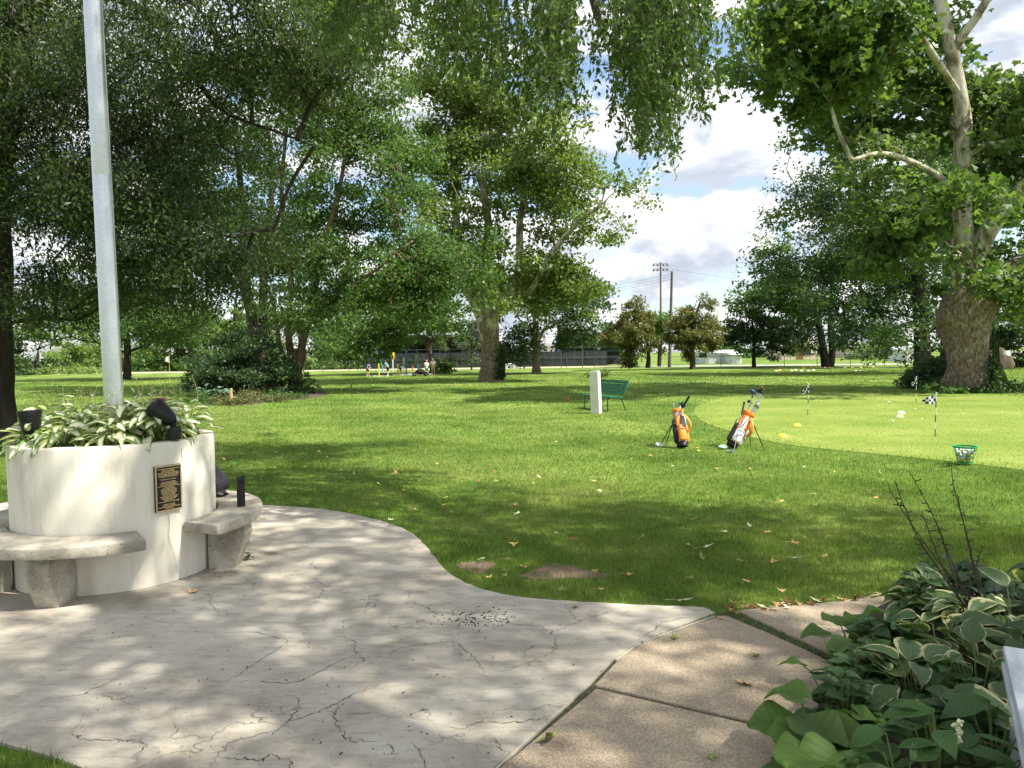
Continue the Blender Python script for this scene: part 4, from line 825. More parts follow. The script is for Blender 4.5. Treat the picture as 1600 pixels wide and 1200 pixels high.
def marked_leaf(name, centre, margin, edge, soft, vein=0.25, trans=0.3, nv=11, rough=0.42, pinnate=False):
    """leaf with its own centre and margin colours and parallel veins"""
    m, p, q = newmat(name, rough); uv = q.n('ShaderNodeUVMap'); sp = q.n('ShaderNodeSeparateXYZ'); q.l(uv.outputs[0], sp.inputs[0])
    oi = q.n('ShaderNodeObjectInfo'); tcn = q.n('ShaderNodeTexCoord')
    a = q.math('ABSOLUTE', q.math('SUBTRACT', q.math('MULTIPLY', sp.outputs[0], 2), 1))
    a = q.math('MAXIMUM', a, q.math('MULTIPLY', q.math('SUBTRACT', sp.outputs[1], 0.72), 3.4))
    a = q.math('ADD', a, q.math('MULTIPLY', q.math('SUBTRACT', q.noise(tcn.outputs['Object'], 28, 3), 0.5), 0.55))
    a = q.math('ADD', a, q.math('MULTIPLY', q.math('SUBTRACT', oi.outputs['Random'], 0.5), 0.25))
    f = q.ramp(a, [(edge-soft, 0), (edge+soft, 1)])
    c = q.mix(f, centre, margin); hs = q.n('ShaderNodeHueSaturation'); q.l(c, hs.inputs['Color'])
    q.l(q.math('ADD', q.math('MULTIPLY', oi.outputs['Random'], 0.5), 0.75), hs.inputs['Value'])
    if pinnate:
        au = q.math('ABSOLUTE', q.math('SUBTRACT', q.math('MULTIPLY', sp.outputs[0], 2), 1)); ph_ = q.math('MULTIPLY', q.math('SUBTRACT', sp.outputs[1], q.math('MULTIPLY', au, 0.28)), nv*6.283)
        wv = q.math('POWER', q.math('ADD', q.math('MULTIPLY', q.math('SINE', q.math('ADD', ph_, q.math('MULTIPLY', q.noise(tcn.outputs['Object'], 14, 3), 3.0))), 0.5), 0.5), 3.0); wv = q.math('ADD', wv, q.math('MULTIPLY', q.noise(tcn.outputs['Object'], 60, 4, 0.7), 0.6))
    else: wv = q.math('SINE', q.math('MULTIPLY', sp.outputs[0], nv*6.283))
    c2 = q.mix(q.math('MULTIPLY', q.math('ADD', q.math('MULTIPLY', wv, 0.5), 0.5), vein), hs.outputs[0], (0.0, 0.0, 0.0, 1))
    q.l(c2, p.inputs['Base Color']); q.l(q.bump(wv, 0.5, 0.003), p.inputs['Normal'])
    tr = q.n('ShaderNodeBsdfTranslucent'); q.l(q.mix(1.0, c2, (1.2, 1.3, 0.6, 1), 'MULTIPLY'), tr.inputs['Color'])
    ms = q.n('ShaderNodeMixShader'); ms.inputs[0].default_value = trans
    q.l(p.outputs[0], ms.inputs[1]); q.l(tr.outputs[0], ms.inputs[2]); q.l(ms.outputs[0], q.t.nodes['Material Output'].inputs['Surface'])
    return m
hosta_w = marked_leaf('hosta_cream_centre', S(248, 248, 218), S(112, 148, 76), 0.60, 0.12, 0.06)
hosta_g = marked_leaf('hosta_cream_margin', S(96, 126, 72), S(218, 214, 160), 0.80, 0.08, 0.28)
burdock = marked_leaf('burdock_green', S(84, 116, 44), S(100, 134, 54), 0.5, 0.4, 0.22, 0.32, 6, 0.6, True)
vine_l = marked_leaf('vine_green', S(74, 108, 54), S(86, 120, 60), 0.9, 0.2, 0.2, 0.3, 4, 0.5, True)
knot_l = marked_leaf('pokeweed_green', S(84, 122, 62), S(92, 130, 66), 0.9, 0.2, 0.22, 0.35, 7, 0.5, True)
dark_l = marked_leaf('dark_bed_leaf', S(54, 84, 40), S(60, 92, 44), 0.9, 0.2, 0.2, 0.3, 5, 0.5, True)
stalk_d = M('dry_stalk', S(38, 36, 22), S(62, 52, 34), 30, 0.8); stalk_y = M('straw_stalk', S(170, 160, 100), S(190, 186, 130), 20, 0.8); stem_g = M('green_stem', S(84, 104, 52), S(108, 124, 66), 12, 0.7)
HW = [leaf_mesh('leaf', hosta_w, 0.17, 0.085, 'ovate', a, f, wv_, i, 4, 7, tw) for i, (a, f, wv_, tw) in enumerate(((0.9, 0.2, 0.02, 0.1), (1.3, 0.15, 0.03, -0.15), (0.6, 0.22, 0.02, 0.2), (1.6, 0.12, 0.02, 0.0)))]
HGm = [leaf_mesh('leaf', hosta_g, 0.24, 0.15, 'ovate', a, f, wv_, 10+i, 8, 10, tw) for i, (a, f, wv_, tw) in enumerate(((0.8, 0.14, 0.02, 0.1), (1.2, 0.10, 0.03, -0.15), (0.5, 0.18, 0.02, 0.25), (1.5, 0.10, 0.025, -0.05)))]
BDm = [leaf_mesh('leaf', burdock, 0.30, 0.27, 'round', a, f, wv_, 20+i, 12, 12) for i, (a, f, wv_) in enumerate(((0.7, 0.14, 0.08), (1.1, 0.18, 0.09), (0.4, 0.12, 0.10)))]
VNm = [leaf_mesh('leaf', vine_l, 0.075, 0.06, 'heart', a, 0.1, 0.02, 30+i, 4, 6) for i, a in enumerate((0.5, 0.9, 0.2))]
KNm = [leaf_mesh('leaf', knot_l, 0.19, 0.085, 'lance', a, 0.12, 0.02, 40+i, 6, 9) for i, a in enumerate((0.5, 0.8, 1.1))]
DKm = [leaf_mesh('leaf', dark_l, 0.12, 0.085, 'ovate', a, 0.1, 0.02, 50+i, 4, 7) for i, a in enumerate((0.6, 1.0, 0.3))]
def plant(name, label, cat, loc, meshes, n, spread, height, rnd, stemr=0.003, lean=0.6, scale=(0.8, 1.2), stem=True, stem_mat=None, petiole=0.5, group=None):
    root = empty(name, loc, 0, label, cat, group); mb = MB()
    for i in range(n):
        az = rnd.uniform(0, 2*math.pi); f = (i+0.5)/n; rr = spread*math.sqrt(f)*rnd.uniform(0.55, 1.0); z = height*(1-0.75*(rr/spread)**1.6)*rnd.uniform(0.55, 1.05)
        P_ = Vector((rr*math.cos(az)*0.75, rr*math.sin(az)*0.75, max(0.02, z))); b = Vector((P_.x*0.25, P_.y*0.25, 0))
        mb.tube([b, b.lerp(P_, 0.55)+Vector((0, 0, 0.12*height)), P_], [stemr, stemr*0.9, stemr*0.7], 4, False)
        o = bpy.data.objects.new('leaf', rnd.choice(meshes)); link(o, root); o.location = P_; s_ = rnd.uniform(*scale)
        o.rotation_euler = (rnd.gauss(0, 0.25), -lean*(1-rr/spread)+rnd.gauss(0, 0.2), az+rnd.gauss(0, 0.35)); o.scale = (s_, s_*rnd.uniform(0.85, 1.15), s_)
    if stem: mb.build('stems', stem_mat or stem_g, root)
    return root
def seed_stalks(root, mat, tips, r=0.0035, pods=0, rnd=random, bulge=0.06, pod_mat=None, leafy=None):
    """flower stalks from the crown of a plant, each a part"""
    for (b, t) in tips:
        b, t = Vector(b), Vector(t); L_ = (t-b).length; side = Vector((rnd.gauss(0, bulge), rnd.gauss(0, bulge), 0))*L_
        pts = [b.lerp(t, k/8)+side*math.sin(math.pi*k/8)+Vector((rnd.gauss(0, 0.004), rnd.gauss(0, 0.004), 0)) for k in range(9)]
        mb = MB(); mb.tube(pts, [r*(1-0.6*k/8) for k in range(9)], 5, False)
        for k in range(pods):
            f = rnd.uniform(0.45, 1.0); j = min(7, int(f*8)); P_ = pts[j].lerp(pts[j+1], f*8-j); d_ = Vector((rnd.gauss(0, 0.02), rnd.gauss(0, 0.02), rnd.uniform(-0.01, 0.02)))
            mb.tube([P_, P_+d_], [r*0.7, r*0.5], 3, False); mb.ball(P_+d_, min(0.0045, r*1.2), 5, 4, (0.8, 0.8, 1.3))
        mb.build('flower_stalk', mat, root)
rnd = random.Random(21)
spots = [(-0.40, -0.40), (-0.12, -0.50), (0.20, -0.45), (0.46, -0.22), (0.52, 0.14), (-0.50, -0.08), (-0.16, -0.22), (0.16, -0.18), (0.30, 0.12), (-0.32, 0.16), (0.06, 0.34), (-0.5, 0.22)]
hl = ['at the rim under the cup uplight', 'at the rim above the plaque wall', 'beside the tilted uplight base', 'spilling over the rim behind the tilted uplight', 'on the lawn side of the rim', 'tucked behind the cup uplight', 'in front of the flagpole foot', 'touching the flagpole foot on its lawn side', 'between flagpole and tilted uplight', 'behind the flagpole on the tree side', 'directly behind the flagpole', 'at the rear rim toward big trunk']
ZP = GZ+PH-0.07
for i, (x, y) in enumerate(spots):
    r0 = plant('hosta', 'variegated cream and green hosta '+hl[i], 'plant', (PC.x+x, PC.y+y, ZP), HW, 44, 0.26, 0.23 if y < -0.3 else 0.36, rnd, 0.0028, 0.5, (0.75, 1.2), group='hostas in the planter')
    if y > -0.3 and i not in (5,):
        seed_stalks(r0, stalk_y, [((rnd.uniform(-0.05, 0.05), rnd.uniform(-0.05, 0.05), 0.05), (rnd.gauss(0.0, 0.10), rnd.gauss(0, 0.08), rnd.uniform(0.36, 0.58))) for _ in range(4)], 0.0032, 5, rnd)
        for _ in range(6):                                     # small bracts high on the stalks
            o = bpy.data.objects.new('leaf', rnd.choice(HW)); link(o, r0); o.location = (rnd.gauss(0, 0.09), rnd.gauss(0, 0.08), rnd.uniform(0.24, 0.42)); o.rotation_euler = (rnd.gauss(0, 0.3), rnd.uniform(-1.2, 0.2), rnd.uniform(0, 6.28)); s_ = rnd.uniform(0.35, 0.6); o.scale = (s_, s_, s_)
wp = empty('wiry_seed_plant', (PC.x-0.36, PC.y+0.05, ZP), 0, 'wispy dark seed stalks fanning out of the planter', 'plant')
seed_stalks(wp, stalk_d, [((rnd.uniform(-0.05, 0.05), rnd.uniform(-0.05, 0.05), 0), (rnd.uniform(-0.5, 0.15), rnd.uniform(-0.15, 0.25), rnd.uniform(0.3, 0.62))) for _ in range(13)], 0.0018, 10, rnd, 0.08)

# the bed at right
def at_bed(px, py, z): return gp(px, py, z)
bed = []
for i, (x, y, lab) in enumerate([(1440, 1010, 'hosta with cream-edged leaves at the heart of the flower bed'), (1495, 975, 'cream-edged hosta beneath the tall dry stalks'), (1400, 1075, 'cream-edged hosta spreading behind the burdock'), (1500, 1060, 'cream-edged hosta arching toward the white bench'), (1560, 990, 'upright cream-edged hosta behind the white bench'), (1440, 950, 'cream-edged hosta at the far edge of the bed'), (1570, 920, 'plain hosta on the far lawn side of the bed')]):
    P_ = gp(x+28, y+8, 0.12); r0 = plant('hosta', lab, 'plant', (P_.x, P_.y, 0.02), HGm, 22 if i < 4 else 14, 0.38, 0.30 if i != 4 else 0.42, rnd, 0.0045, 0.55, (0.7, 1.15), group='hostas in the flower bed'); bed.append(r0)
r0 = bed[1]; bz = Vector((r0.location.x, r0.location.y, 0.02))
tips = [((1388, 762), 0), ((1396, 750), 0), ((1420, 735), 0.1), ((1484, 726), 0), ((1496, 772), 0.1), ((1462, 812), 0), ((1536, 852), 0), ((1440, 800), 0)]
seed_stalks(r0, stalk_d, [((rnd.uniform(-0.08, 0.08), rnd.uniform(-0.1, 0.1), 0.15), tuple(dp(x, y, bz.y+rnd.uniform(-0.15, 0.2))-bz)) for (x, y), _ in tips], 0.0058, 9, rnd, 0.05)
for i, (x, y, lab, n, sc) in enumerate([(1235, 1130, 'burdock with broad bright leaf resting over the walkway edge', 5, 1.0), (1290, 1185, 'burdock with large wavy light-green leaves low in the bed', 7, 1.15), (1370, 1150, 'burdock whose two broad leaves face the walkway joint', 6, 1.0), (1300, 985, 'burdock with pale upright leaf beside the mossy joint', 6, 0.85), (1262, 1040, 'small burdock on the bed edge by the dark joint', 4, 0.65)]):
    P_ = gp(x+30, y+8, 0.14); plant('burdock', lab, 'plant', (P_.x, P_.y, 0.02), BDm, n, 0.22, 0.24, rnd, 0.006, 0.35, (0.5*sc, 0.8*sc), group='burdocks in the flower bed')
for i, (x, y, lab) in enumerate([(1300, 1060, 'leafy vine mound spilling toward the walkway slabs'), (1330, 1035, 'small-leaved vine mound between burdock and hosta'), (1290, 1100, 'vine sprawl above the low burdock'), (1380, 1010, 'heart-leaved vine climbing through hosta'), (1410, 945, 'dark vine clump at the lawn corner of the bed'), (1340, 1000, 'heart-leaved vine beside the upright burdock leaf'), (1470, 1130, 'heart-leaved vine in front of the white bench'), (1450, 1080, 'vine trailing under the arching hosta')]):
    P_ = gp(x+30, y+8, 0.14); plant('vine', lab, 'plant', (P_.x, P_.y, 0.02), VNm, 70, 0.22, 0.28 if i not in (4,) else 0.42, rnd, 0.002, 0.3, (0.75, 1.3), group='vines in the flower bed')
for i, (x, y, lab) in enumerate([(1455, 1190, 'pokeweed with pale flower spike low in the bed'), (1540, 1160, 'pokeweed with pointed leaves below the white bench'), (1590, 1215, 'pokeweed sprig in the bed corner'), (1400, 1215, 'pokeweed sprig beside the large burdock')]):
    P_ = gp(x+15, y, 0.2); r0 = plant('pokeweed', lab, 'plant', (P_.x, P_.y, 0.02), KNm, 16, 0.22, 0.38, rnd, 0.004, 0.2, (0.75, 1.15), group='pokeweeds in the flower bed')
    if i in (0, 1):
        mb = MB()
        for k in range(40): mb.ball((rnd.gauss(0.0, 0.008), rnd.gauss(-0.10, 0.008), 0.30+0.09*rnd.random()), 0.006, 5, 4)
        mb.build('flower_spike', M('cream_buds', S(206, 204, 160), S(226, 224, 190), 30, 0.7), r0)
for i, (x, y, lab) in enumerate([(1560, 940, 'dark broad-leaved plant at the lawn corner behind the white bench'), (1600, 965, 'dark broad-leaved plant behind the white bench end'), (1500, 925, 'dark low plant along the lawn edge of the bed'), (1460, 912, 'dark low plant at the bed tip beside the lawn'), (1620, 900, 'dark leafy stem rising beside the dry stalks'), (1590, 1040, 'dark plant shaded by the white bench')]):
    P_ = gp(x+30, y+8, 0.14); plant('bed_plant', lab, 'plant', (P_.x, P_.y, 0.02), DKm, 34, 0.34, 0.34, rnd, 0.0035, 0.4, (0.8, 1.4), group='dark plants in the flower bed')
wt = empty('weed', gp(389, 874, GZ), 0, 'small green weed sprouting at the bench leg', 'plant')
for k in range(9):
    o = bpy.data.objects.new('leaf', VNm[k % 3]); link(o, wt); o.location = (rnd.gauss(0, 0.012), rnd.gauss(0, 0.012), 0.01+0.05*rnd.random()); o.rotation_euler = (0, rnd.uniform(-0.9, 0.1), rnd.uniform(0, 6.3)); o.scale = (0.55,)*3

# white painted bench at the right edge
wpaint = M('white_paint', S(178, 186, 194), S(206, 212, 218), 3, 0.5, 0.35, 30, stretch=(2, 12, 12))
wb = empty('white_bench', (2.03, 3.0, 0.03), math.atan2(2.29-3.0, 1.62-2.03), 'white painted wooden bench whose corner juts into the bed', 'bench')
for i in range(3): MB().box((0.75, 0.075+0.155*i, 0.455), (1.5, 0.145, 0.04)).build('seat_plank', wpaint, wb, bevel=0.006)
for x in (0.12, 1.35):
    MB().box((x, 0.23, 0.405), (0.09, 0.44, 0.055)).build('bearer', wpaint, wb, bevel=0.005)
    for y in (0.06, 0.40): MB().box((x, y, 0.19), (0.08, 0.08, 0.375)).build('leg', wpaint, wb, bevel=0.005)
MB().box((0.75, 0.008, 0.415), (1.36, 0.03, 0.035)).build('apron', wpaint, wb, bevel=0.004)
# ------------------------------------------------------------------ golf things
orange = M('orange_nylon', S(226, 118, 22), S(240, 142, 40), 14, 0.6, 0.4, 40); greyf = M('grey_nylon', S(150, 150, 150), S(180, 180, 182), 12, 0.7, 0.3, 40); whitef = M('white_nylon', S(220, 220, 220), S(236, 236, 236), 12, 0.6)
chrome = M('club_steel', S(176, 180, 184), S(206, 208, 210), 30, 0.25, metal=0.9); gripm = M('black_grip', (0.012, 0.012, 0.013, 1), (0.03, 0.03, 0.032, 1), 90, 0.85, 0.6, 120); darkhead = M('dark_club_head', S(40, 44, 52), S(70, 76, 86), 10, 0.35, metal=0.5); whitehead = M('white_club_head', S(232, 232, 230), None, rough=0.35); bluehead = M('blue_club_head', S(60, 86, 122), None, rough=0.35, metal=0.4)
def oval_loft(mb, rings, n=24):
    V = []; F = []
    for (c, rx, ry, rot) in rings:
        for k in range(n):
            a = 2*math.pi*k/n; V.append(Vector(c)+rot @ Vector((rx*math.cos(a), ry*math.sin(a), 0)))
    m_ = len(rings)
    for i in range(m_-1):
        for k in range(n): F.append((i*n+k, i*n+(k+1) % n, (i+1)*n+(k+1) % n, (i+1)*n+k))
    F += [tuple(range(n-1, -1, -1)), tuple((m_-1)*n+k for k in range(n))]; return mb.add(V, F)
def golf_bag(loc, rz, tilt, label, variant, spin=0.0):
    """a carry bag leaning on its own two legs; local +Z runs up the bag, -Y is the pocket side"""
    root = empty('golf_bag', loc, 0, label, 'golf bag'); rot0 = Matrix.Rotation(rz, 3, 'Z') @ Matrix.Rotation(tilt, 3, 'X'); rot = rot0 @ Matrix.Rotation(spin, 3, 'Z'); T = lambda v: rot @ Vector(v); I = Matrix.Identity(3)
    def loft(name, prof, mat, par, c0=(0, 0), **kw):
        mb = MB(); oval_loft(mb, [(T((c0[0]+(x_ if len(pr) > 3 else 0), c0[1], z)) if False else T((c0[0], c0[1], pr[0])), pr[1], pr[2], rot) for pr in prof for z, x_ in ((0, 0),)]); return mb.build(name, mat, par, smooth=True, **kw)
    loft('base_cup', [(0.0, 0.09, 0.08), (0.0, 0.1, 0.09), (0.06, 0.102, 0.092), (0.075, 0.098, 0.088)], black_plastic, root)
    body = loft('body', [(0.07, 0.096, 0.086), (0.25, 0.1, 0.088), (0.5, 0.096, 0.086), (0.62, 0.096, 0.086), (0.66, 0.1, 0.09)], orange if variant == 2 else greyf, root)
    loft('collar', [(0.645, 0.106, 0.096), (0.66, 0.112, 0.102), (0.70, 0.112, 0.102), (0.71, 0.104, 0.094), (0.69, 0.088, 0.08), (0.60, 0.084, 0.076)], orange, root)
    def pocket(name, cx, cy, cz, sx, sy, sz, mat):
        mb = MB(); n = 16; rings = []
        for zf, s_ in ((-1, 0.55), (-0.93, 0.85), (-0.7, 1.0), (0.5, 0.97), (0.85, 0.82), (1, 0.5)): rings.append((T((cx, cy, cz+zf*sz/2)), sx/2*s_, sy/2*s_, rot))
        oval_loft(mb, rings, n); return mb.build(name, mat, root, smooth=True)
    pk = pocket('front_pocket', 0.0, -0.095, 0.21, 0.16, 0.10, 0.25, orange if variant == 1 else whitef)
    mb = MB(); mb.tube([T((-0.06, -0.13, 0.29)), T((0, -0.146, 0.295)), T((0.06, -0.13, 0.29))], 0.006, 6); mb.build('zip', black_cloth, pk)
    if variant == 2:                                           # the scrawled mark on the pale pocket
        mb = MB(); rr = random.Random(2)
        for k in range(5): mb.tube([T((-0.05+0.02*k, -0.143, 0.12+0.03*k)), T((-0.03+0.02*k, -0.147, 0.16+0.02*k)), T((-0.045+0.025*k, -0.143, 0.20+0.018*k))], 0.005, 4)
        mb.build('printed_mark', M('grey_print', S(90, 92, 96)), pk)
    pocket('side_pocket', 0.10, -0.02, 0.24, 0.08, 0.11, 0.34, orange if variant == 1 else greyf); pocket('side_pocket', -0.10, -0.02, 0.24, 0.09, 0.11, 0.36, black_cloth)
    pocket('upper_panel', -0.045 if variant == 1 else 0.0, -0.082, 0.47, 0.09, 0.05, 0.24, orange if variant == 1 else whitef); pocket('upper_pocket', 0.07, -0.07, 0.46, 0.08, 0.06, 0.2, greyf if variant == 1 else orange)
    def band(name, pts, wd, mat):
        P_ = [Vector(p_) for p_ in catmull([T(p_) for p_ in pts], 6)]; mb = MB(); mb.tube(P_, wd, 8, True, 0.3); return mb.build(name, mat, root, smooth=True)
    band('shoulder_strap', [(0.05, -0.10, 0.60), (0.12, -0.16, 0.48), (0.16, -0.15, 0.36), (0.13, -0.08, 0.26)], 0.024, orange); band('strap_webbing', [(0.03, -0.112, 0.62), (0.0, -0.125, 0.5), (-0.02, -0.13, 0.38)], 0.012, black_cloth)
    band('handle', [(-0.10, -0.06, 0.52), (-0.15, -0.09, 0.46), (-0.15, -0.09, 0.38), (-0.11, -0.06, 0.32)], 0.012, black_cloth)
    mb = MB(); mb.box(rot0 @ Vector((0, 0.108, 0.60)), (0.10, 0.03, 0.05), rot0); mb.build('leg_bracket', black_plastic, root, bevel=0.005)
    for s_ in (-1, 1):
        a = rot0 @ Vector((s_*0.035, 0.115, 0.60)); hd = rot0 @ Vector((0, 1, 0)); hd.z = 0; hd.normalize(); sd = Vector((hd.y, -hd.x, 0))
        b = Vector((a.x, a.y, -loc[2]+0.0))+hd*0.14-sd*s_*-0.13
        mb = MB(); mb.tube([a, b], [0.009, 0.008], 8); mb.ball((b.x, b.y, b.z+0.01), 0.014, 8, 5); mb.build('leg', black_plastic, root, smooth=True)
    return root, rot
def golf_club(grip, head, kind, label, headmat=None, group=None, face=0.0, th=1.15, shaft=None):
    """grip end and hosel end in the world; the head turns off the shaft"""
    g_, h_ = Vector(grip), Vector(head); root = empty('golf_club', h_, 0, label, 'golf club', group); a = g_-h_; L_ = a.length; u = a.normalized()
    MB().tube([Vector((0, 0, 0)), u*(L_-0.24)], [0.0052*th, 0.0068*th], 8).build('shaft', shaft or chrome, root, smooth=True)
    MB().tube([u*(L_-0.26), u*(L_-0.2), u*L_], [0.0105*th, 0.012*th, 0.0145*th], 10).build('grip', gripm, root, smooth=True)
    s_ = u.cross(Vector((math.cos(face), math.sin(face), 0.1))).normalized(); t = u.cross(s_).normalized(); mb = MB()
    if kind == 'wood':
        V = []; n = 14
        for (f, w_, hgt) in ((-0.1, 0.3, 0.3), (0.0, 0.75, 0.7), (0.3, 1, 1), (0.65, 0.9, 0.9), (0.95, 0.45, 0.5)):
            for k in range(n):
                al = 2*math.pi*k/n; V.append(s_*(f*0.115)+t*(0.055*w_*math.cos(al)+0.02)+u*(0.03*hgt*math.sin(al)-0.01))
        F = [(i*n+k, i*n+(k+1) % n, (i+1)*n+(k+1) % n, (i+1)*n+k) for i in range(4) for k in range(n)]+[tuple(range(n-1, -1, -1)), tuple(4*n+k for k in range(n))]
        mb.add(V, F)
    else:
        wd, hg = (0.078, 0.05) if kind == 'iron' else (0.10, 0.024); V = []
        for y in (-0.008, 0.010 if kind == 'iron' else 0.022):
            for x, z in ((0.0, 0.012), (0.0, -0.016), (wd*0.8, -0.02), (wd, 0.0), (wd*0.92, hg*0.72), (wd*0.6, hg*0.42)): V.append(s_*x+t*y+u*z)
        mb.add(V, [(5, 4, 3, 2, 1, 0), (6, 7, 8, 9, 10, 11)]+[(i, (i+1) % 6, 6+(i+1) % 6, 6+i) for i in range(6)])
    o = mb.build('head', headmat or chrome, root, smooth=True, bevel=0.002); o.scale = (1.25,)*3; return root
B1 = gp(1067, 701); B2 = gp(1143, 701)
bag1, rot1 = golf_bag((B1.x, B1.y+0.02, 0.035), R(4), R(-26), 'orange and grey golf bag facing the patio with few clubs', 1)
bag2, rot2 = golf_bag((B2.x, B2.y, 0.045), R(-66), R(-35), 'orange and white golf bag leaning on its legs, full of clubs', 2, R(62))
def bag_pt(b, rot, v): return Vector(b.location)+rot @ Vector(v)
k = 0
for (x, y, l, kd, hm, lab) in ((-0.04, 0.02, 0.16, 'iron', chrome, 'steel iron sticking out of the bag that faces the patio'), (0.02, -0.03, 0.18, 'iron', darkhead, 'dark iron in the bag that faces the patio'), (0.05, 0.03, 0.2, 'wood', darkhead, 'dark wood with grey cover in the bag facing the patio')):
    golf_club(bag_pt(bag1, rot1, (x*0.3, y*0.3, 0.1)), bag_pt(bag1, rot1, (x*1.6, y*1.5, 0.71+l*0.55)), kd, lab, hm, 'clubs in the bag facing the patio', k*1.3); k += 1
for (x, y, l, kd, hm, lab) in ((0.02, 0.0, 0.50, 'putter', M('bronze_head', S(130, 104, 70), None, rough=0.4, metal=0.7), 'bronze putter standing highest in the full bag'), (0.04, 0.03, 0.44, 'wood', darkhead, 'black wood high in the full bag'), (0.06, 0.05, 0.40, 'putter', chrome, 'silver putter beside the black wood in the full bag'), (-0.05, -0.02, 0.34, 'wood', bluehead, 'blue headed wood in the full bag'), (-0.06, -0.05, 0.26, 'iron', darkhead, 'dark iron below the blue wood in the full bag'), (0.03, -0.05, 0.17, 'iron', chrome, 'low steel iron at front of the full bag'), (0.06, 0.02, 0.22, 'iron', chrome, 'steel iron leaning outward in the full bag'), (0.08, 0.05, 0.18, 'iron', darkhead, 'black iron hanging outward on the full bag'), (-0.02, 0.05, 0.2, 'iron', darkhead, 'dark short iron deep inside the full bag')):
    golf_club(bag_pt(bag2, rot2, (x*0.2, y*0.2, 0.1)), bag_pt(bag2, rot2, (x*1.5, y*1.5, 0.71+l)), kd, lab, hm, 'clubs in the full bag', -0.6+0.5*math.sin(k)); k += 1
for (x, y, z) in ((0.0, 0.0, 0.98), (0.01, 0.02, 0.9)):
    pass
h1 = gp(1028, 694, 0.03); golf_club(dp(1077, 619, B1.y+0.03), (h1.x+0.03, h1.y-0.12, 0.05), 'wood', 'white headed driver leaning against the bag facing the patio', whitehead, None, 2.2, 1.35, gripm)
h2 = gp(1145, 705, 0.02); golf_club(dp(1163, 628, B2.y-0.12), (h2.x, h2.y-0.05, 0.02), 'putter', 'steel putter propped against the full bag', chrome, None, 1.0, 1.3)
mint = M('mint_cover', S(150, 190, 178), S(170, 206, 196), 10, 0.8, 0.4, 60); o = gp(1129, 702)
hc = tag(crumple(MB(), (0, 0, 0.04), 0.065, (1.25, 0.8, 0.6), 0.08, 12).build('club_cover', mint, smooth=True), 'mint green club cover lying at the base of the full bag', 'club cover'); hc.location = o

chk, p, q = newmat('checked_flag', 0.7); uv = q.n('ShaderNodeUVMap'); ck = q.n('ShaderNodeTexChecker'); ck.inputs['Scale'].default_value = 1.0
q.l(q.map(uv.outputs[0], (5, 3, 1)), ck.inputs['Vector']); ck.inputs['Color1'].default_value = S(30, 32, 36); ck.inputs['Color2'].default_value = S(226, 228, 230); q.l(ck.outputs['Color'], p.inputs['Base Color'])
wfl = M('white_flag', S(226, 228, 230), S(238, 238, 240), 8, 0.7); polew = M('pole_white', S(226, 226, 222), None, rough=0.45); poleb = M('pole_black', S(38, 38, 38), None, rough=0.5); poley = M('pole_yellow', S(206, 186, 80), None, rough=0.5)
def putting_flag(px, py, top, label, curl=0.0, mat=None, fw=0.26, fh=0.19, plain=False, lean=0.02, drop=0.06, Yt=None):
    b = gp(px, py); root = empty('putting_flag', (b.x, b.y, 0.008), 0, label, 'flag', 'flags on the greens'); H = top; n = 6
    for i in range(n):
        z0, z1 = H*i/n, H*(i+1)/n
        MB().tube([(lean*z0, 0, z0), (lean*z1, 0, z1)], 0.0085 if not plain else 0.012, 8).build('pole_section', poley if plain else (poleb if i % 2 == 0 and i < 5 else polew), root, smooth=True)
    MB().ball((lean*H, 0, H+0.01), 0.016, 8, 6).build('pole_cap', polew, root, smooth=True)
    V = []; F = []; UV = []; nu, nv = 12, 5
    for j in range(nv+1):
        for i in range(nu+1):
            u, v = i/nu, j/nv; x = -u*fw*(1-0.55*curl); zz_ = H-0.02-v*fh*(1-0.45*u)-u*drop-curl*u*0.10; y = 0.03*math.sin(u*7+v*1.5)*u+curl*0.06*math.sin(u*9-v*3)
            V.append((x+lean*H, y, zz_)); UV.append((u, v))
    for j in range(nv):
        for i in range(nu): F.append((j*(nu+1)+i, j*(nu+1)+i+1, (j+1)*(nu+1)+i+1, (j+1)*(nu+1)+i))
    me = bpy.data.meshes.new('cloth'); me.from_pydata(V, [], F); me.materials.append(mat or chk); ul = me.uv_layers.new(name='UVMap'); li = np.zeros(len(me.loops), dtype=np.int32); me.loops.foreach_get('vertex_index', li)
    ul.data.foreach_set('uv', np.array(UV, dtype=np.float32)[li].ravel()); me.polygons.foreach_set('use_smooth', np.ones(len(F), dtype=bool)); link(bpy.data.objects.new('cloth', me), root)
    MB().lathe([(0.001, 0.002), (0.055, 0.002)], 18, cap=False).build('cup', M('cup_dark', (0.01, 0.012, 0.008, 1)), root)
    return root
putting_flag(1461, 682, 0.83, 'black and white checked flag flying beside the two pale cones')
putting_flag(1262, 648, 0.80, 'checked flag curled up beside the golf clubs', 0.8, lean=0.03)
putting_flag(1431, 629, 0.80, 'checked flag curled up near the ivy-clad trunk', 0.9)
putting_flag(1583, 580, 1.5, 'white flag on pale pole beyond the ivy-clad trunk', 0.1, wfl, 0.55, 0.42, True, -0.12)
putting_flag(265, 599, 1.9, 'white flag on the far lawn behind the planter', 0.5, wfl, 0.45, 0.45, True)
cone_y = M('cone_yellow', S(226, 182, 40), S(234, 192, 56), 8, 0.55); cone_p = M('cone_pale', S(226, 206, 160), S(234, 216, 176), 8, 0.55); cone_w = M('cone_white', S(228, 226, 218), None, rough=0.5); cone_o = M('cone_orange', S(222, 120, 50), None, rough=0.5)
cone_me = {}
